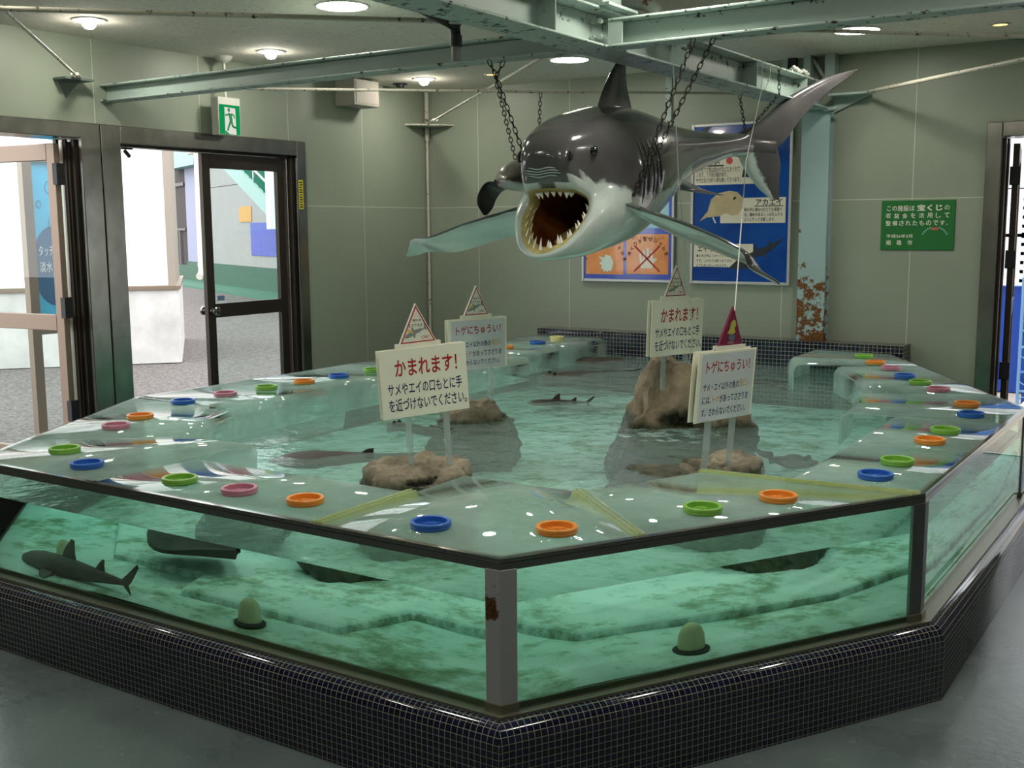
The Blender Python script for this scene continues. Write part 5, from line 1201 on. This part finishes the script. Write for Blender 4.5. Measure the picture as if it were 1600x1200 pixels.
# ============================================================ chains and cords
def chain(label, pts, link=.036, r=.0026):
    pts = [V(p) for p in pts]; P = []; step = link-2.2*r-.002
    for a, b in zip(pts, pts[1:]):
        L = (b-a).length; k = max(1, int(round(L/step)))
        for i in range(k): P.append((a+(b-a)*((i+.5)/k), (b-a).normalized()))
    m = mb()
    for i, (c_, d) in enumerate(P):
        a = d.cross(V((0, 1, 0)) if abs(d.y) < .9 else V((1, 0, 0))).normalized(); b = d.cross(a)
        u = (a+b)/math.sqrt(2) if i % 2 else (a-b)/math.sqrt(2); hw, hl = link*.24, link*.5
        lp = [c_+d*(hl-hw+hw*math.sin(q))+u*hw*math.cos(q) for q in (0, .8, math.pi/2, 2.34, math.pi)]+[c_-d*(hl-hw+hw*math.sin(q))-u*hw*math.cos(q) for q in (0, .8, math.pi/2, 2.34, math.pi)]
        m.tube(lp, r, 5, True)
    return tag(m.build('hanging_chain', M_chain, None, False, 60), label, 'chain', 'dark chains holding up the shark models')
zb = ZB-.002
chain('right chain, first strand, from the right cross beam to the shark flank', [(-2.03, YM-.06, zb), on_shark((SX+.292, 4.42, 1.685))])
chain('right chain, second strand, from the right cross beam to the shark flank', [(-1.955, YM-.02, zb), on_shark((SX+.296, 4.435, 1.69))])
chain('left chain running to the far side of the big shark', [(-3.10, YM-.055, zb), (-3.075, YM-.03, zb-.07), on_shark((SX-.285, 4.46, 1.82))])
chain('left chain hanging down to the smaller brown shark', [(-3.05, YM, zb), (-3.085, YM-.02, zb-.08), (-3.20, 4.93, 1.895)])
chain('short chain from a tie rod down behind the big shark', [(-3.57, 5.78, 2.335), (-3.48, 5.60, 1.925)])
chain('tail chain left strand under the main beam', [(XM-.10, 6.62, ZB), on_shark((tp0.x-.01, tp0.y+.01, 2.10))], .034)
chain('tail chain right strand wrapped over the main beam', [(XM+.10, 6.75, ZB+.17), (XM+.105, 6.75, ZB+.005), on_shark((tp0.x+.01, tp0.y, 2.10))], .034)
def cord(label, pts, r=.0024): return tag(mb().tube(pts, r, 6).build('white_string', M_cord, None, False, 60), label, 'cord', 'white cords')
c1 = V((-2.15, YM-.02, ZB))
q1 = at_y(1062, 300, 4.75); q2 = at_y(1075, 440, 4.98); q3 = at_y(1082, 520, 5.02); q4 = at_y(1076, 572, 5.10)
cord('white cord from the right cross beam down past the bite sign on the tan rock', catmull([c1, q1, q2, q3, q4], 4))
q1 = at_y(1166, 250, 5.2); q2 = at_y(1148, 485, 4.03)
cord('white cord from the main beam down to the plum triangle sign', [(XM+.105, 6.45, ZB+.18), (XM+.105, 6.45, ZB), q1, q2])
cord('short white cord looped over the main beam near the tail chain', catmull([(XM+.10, 6.60, ZB+.172), (XM+.103, 6.58, ZB+.08), (XM+.101, 6.52, ZB+.012)], 4), .0022)

# ============================================================ animals and fittings in the pool
def fish_mat(name, a, b, rough=.6): t = NT(name); t.base(t.ramp(t.noise(7, 5), [(.3, a), (.7, b)])); t.set(rough); t.bump(t.noise(30, 4), .2, .005); return t.m
M_greyray = fish_mat('grey_ray_skin', (46, 42, 36), (70, 64, 54)); M_darkray = fish_mat('dark_ray_skin', (40, 34, 28), (72, 62, 50)); M_brownray = fish_mat('brown_ray_skin', (38, 34, 26), (70, 64, 50)); M_dogfish = fish_mat('dogfish_skin', (96, 86, 76), (124, 112, 100))
def ray_fish(label, pos, ang, length, width, m_, tail=1.0, droop=0.0):
    """disc of a ray lying level; nose towards local +x"""
    t = thing('ray', label, 'ray', pos, 'rays in the pool'); t.rotation_euler = (0, 0, R(ang)); rows = []
    outl = [(1, .0), (.94, .14), (.8, .34), (.55, .62), (.2, .92), (-.05, 1.0), (-.3, .9), (-.6, .58), (-.85, .26), (-1, .08)]
    for x, w_ in outl:
        row = []
        for k in range(17):
            u = k/8-1; h = .13*math.sqrt(max(0, 1-x*x*.92))*math.cos(u*math.pi/2)**1.6
            row.append((x*length/2, u*w_*width/2, h*length*.5-droop*abs(u*w_)**2*width*.2+.012*math.sin(3*x+u*2)*abs(u)))
        rows.append(row)
    low = [[(x, y, z-.012-.04*length*math.cos(abs(y)/(width/2+1e-6)*1.5)) for x, y, z in r_] for r_ in rows]
    m = mb().loft(rows); m.loft([r_[::-1] for r_ in low])
    e = MB()
    n = len(rows)
    m.loft([[r_[0] for r_ in rows], [r_[0] for r_ in low]]); m.loft([[r_[-1] for r_ in rows], [r_[-1] for r_ in low]])
    o = m.build('disc', m_, t, True, 70)
    if tail: mb().tube(catmull([(-length*.46, 0, .01), (-length*.7, .02, .012), (-length*(.7+.5*tail), .05, .02), (-length*(.7+tail), .03, .03)], 5), [.016*(1-i/16)+.002 for i in range(16)], 8).build('tail', m_, t, True, 60)
    for s_ in (1, -1):
        bmq = bmesh.new(); bmesh.ops.create_uvsphere(bmq, u_segments=8, v_segments=6, radius=.012); mb().add([v.co+V((length*.28, s_*width*.10, length*.065)) for v in bmq.verts], [tuple(v.index for v in f.verts) for f in bmq.faces]).build('eye', M_black, t, True, 80); bmq.free()
    return t
def px_dir(a, b, z): p, q = at_z(*a, z), at_z(*b, z); return math.degrees(math.atan2(q.y-p.y, q.x-p.x))
zz = WZ-.022
p = at_z(892, 588, zz); ray_fish('large grey stingray at the surface near the left covers', p, px_dir((920, 586), (850, 590), zz), .50, .46, M_greyray, .35)
p = at_z(925, 566, zz); ray_fish('dark ray near the back of the pool on the left', p, px_dir((980, 565), (880, 566), zz), .60, .50, M_darkray, 0)
p = at_z(1190, 601, zz); ray_fish('dark ray behind the plum triangle sign', p, px_dir((1215, 602), (1165, 600), zz), .34, .30, M_darkray, 0)
p = at_z(1240, 719, WZ-.03); ray_fish('pale grey ray close to the right side covers', p, px_dir((1215, 718), (1275, 724), zz), .22, .16, M_greyray, .3)
p = at_z(640, 668, zz); ray_fish('greyish ray beside the rear left rock', p, px_dir((660, 675), (600, 668), zz), .30, .20, M_brownray, .3)
p = through_glass(300, 838, .40); ray_fish('big brown ray gliding behind the front glass at the left', p, 172, .52, .42, M_brownray, 0, .4)
# long tailed guitarfish near the left front corner
a, b = at_z(450, 722, WZ-.03), at_z(600, 716, WZ-.03); gd = math.degrees(math.atan2(a.y-b.y, a.x-b.x))
t = thing('guitarfish', 'brown long tailed fish in dark water by the left front cover', 'fish', tuple(a+(b-a)*.28)); t.rotation_euler = (0, 0, R(gd)); t.location.z = WZ-.022
rows = []
for x, w_, h_ in ((.20, .01, .006), (.15, .075, .02), (.08, .12, .03), (.0, .125, .035), (-.06, .07, .032), (-.10, .085, .03), (-.15, .045, .026), (-.22, .05, .022), (-.26, .022, .018), (-.34, .014, .012)):
    rows.append([(x, w_*math.cos(R(24*k)), h_*math.sin(R(24*k))) for k in range(15)])
mb().loft(rows, True).build('body', M_brownray, t, True, 70)
mb().tube(catmull([(-.32, 0, 0), (-.45, .01, .005), (-.62, .015, .01), (-.80, .0, .015)], 5), [.012*(1-i/16)+.003 for i in range(16)], 8).build('tail', M_brownray, t, True, 60)
blade('dorsal_fin', t, [V((-.20, 0, .02)), V((-.225, 0, .035)), V((-.245, 0, .04))], [V((-.26, 0, .015)), V((-.26, 0, .03)), V((-.262, 0, .04))], .01, mat('dark_fin', (40, 40, 36), .3))
for o in t.children:
    if o.name.startswith('dorsal'):
        for v in o.data.vertices: v.co += t.location
def small_shark(label, pos, ang, L, m_, pitch=0, fin=True, name='small_shark'):
    t = thing(name, label, 'shark', pos); t.rotation_euler = (0, R(pitch), R(ang)); rows = []
    for x, w_, h_ in ((.5, .004, .003), (.47, .035, .022), (.40, .060, .042), (.28, .070, .056), (.10, .062, .055), (-.1, .042, .042), (-.28, .022, .026), (-.42, .010, .014)):
        rows.append([(x*L, w_*L*math.cos(R(24*k)), h_*L*math.sin(R(24*k))) for k in range(15)])
    mb().loft(rows, True).add(rows[-1], [tuple(range(15))]).build('body', m_, t, True, 70)
    def bl(nm, le, te): 
        o = blade(nm, t, [V(p)*L for p in le], [V(p)*L for p in te], .012*L, m_)
        for v in o.data.vertices: v.co += t.location
    bl('dorsal_fin', [(.12, 0, .045), (.07, 0, .10), (.01, 0, .145)], [(-.02, 0, .045), (-.015, 0, .09), (-.02, 0, .14)])
    bl('second_dorsal_fin', [(-.18, 0, .025), (-.22, 0, .06), (-.26, 0, .085)], [(-.27, 0, .02), (-.27, 0, .05), (-.275, 0, .08)])
    bl('tail_fin', [(-.40, 0, .008), (-.47, 0, .05), (-.55, 0, .10)], [(-.46, 0, -.012), (-.50, 0, .02), (-.56, 0, .085)])
    bl('lower_tail_lobe', [(-.40, 0, .0), (-.44, 0, -.03), (-.47, 0, -.05)], [(-.46, 0, .0), (-.47, 0, -.02), (-.48, 0, -.048)])
    for s_ in (1, -1): bl('pectoral_fin', [(.26, s_*.05, -.02), (.20, s_*.12, -.03), (.12, s_*.17, -.035)], [(.14, s_*.05, -.02), (.12, s_*.10, -.03), (.10, s_*.165, -.035)])
    return t
a, b = V((-3.92, 2.60, .305)), V((-3.17, 2.43, .275))
small_shark('small grey shark swimming just behind the front glass at the left', tuple((a+b)/2), math.degrees(math.atan2(a.y-b.y, a.x-b.x)), .80, M_dogfish, 3)
a, b = at_z(822, 630, WZ-.01), at_z(925, 629, WZ-.01)
small_shark('slim dark shark breaking the water surface in the middle of the pool', tuple((a+b)/2+V((0, 0, .002))), math.degrees(math.atan2(a.y-b.y, a.x-b.x)), (b-a).length*.97, M_darkray, 0)
M_dome = mat('cream_dome', (222, 214, 176), .6, 0, .04, 20)
def dome(label, p, s=1.0, push=(0, 0)):
    p = p+V((*push, 0))
    t = thing('drain_dome', label, 'drain cover', (p.x, p.y, BZ), 'cream drain domes on the pool bed')
    mb().lathe([(.046*s, 0), (.047*s, .02*s), (.044*s, .045*s), (.034*s, .068*s), (.018*s, .080*s), (0, .083*s)], 24, (p.x, p.y, BZ+.014)).build('dome', M_dome, t, False, 60)
    mb().lathe([(.062*s, 0), (.064*s, .008), (.050*s, .014), (.044*s, .012)], 24, (p.x, p.y, BZ+.008)).build('dark_collar', mat('dark_collar', (44, 46, 34), .8), t, False, 60)
dome('cream drain dome close behind the front glass, left part', V((-2.63, 2.50, 0)))
dome('cream drain dome close behind the right front glass', V((-1.36, 3.02, 0)))
dome('small cream drain dome at the far left behind the grey shark', through_glass(100, 866, BZ+.02), .8)
dome('cream drain dome in front of the front left rock near the waterline', through_glass(415, 862, BZ+.02))
dome('cream drain dome at the waterline behind the right front glass', through_glass(1070, 897, BZ+.02, 'right'), .9)
#@END
bpy.data.objects.remove(_to); bpy.data.curves.remove(_tc)
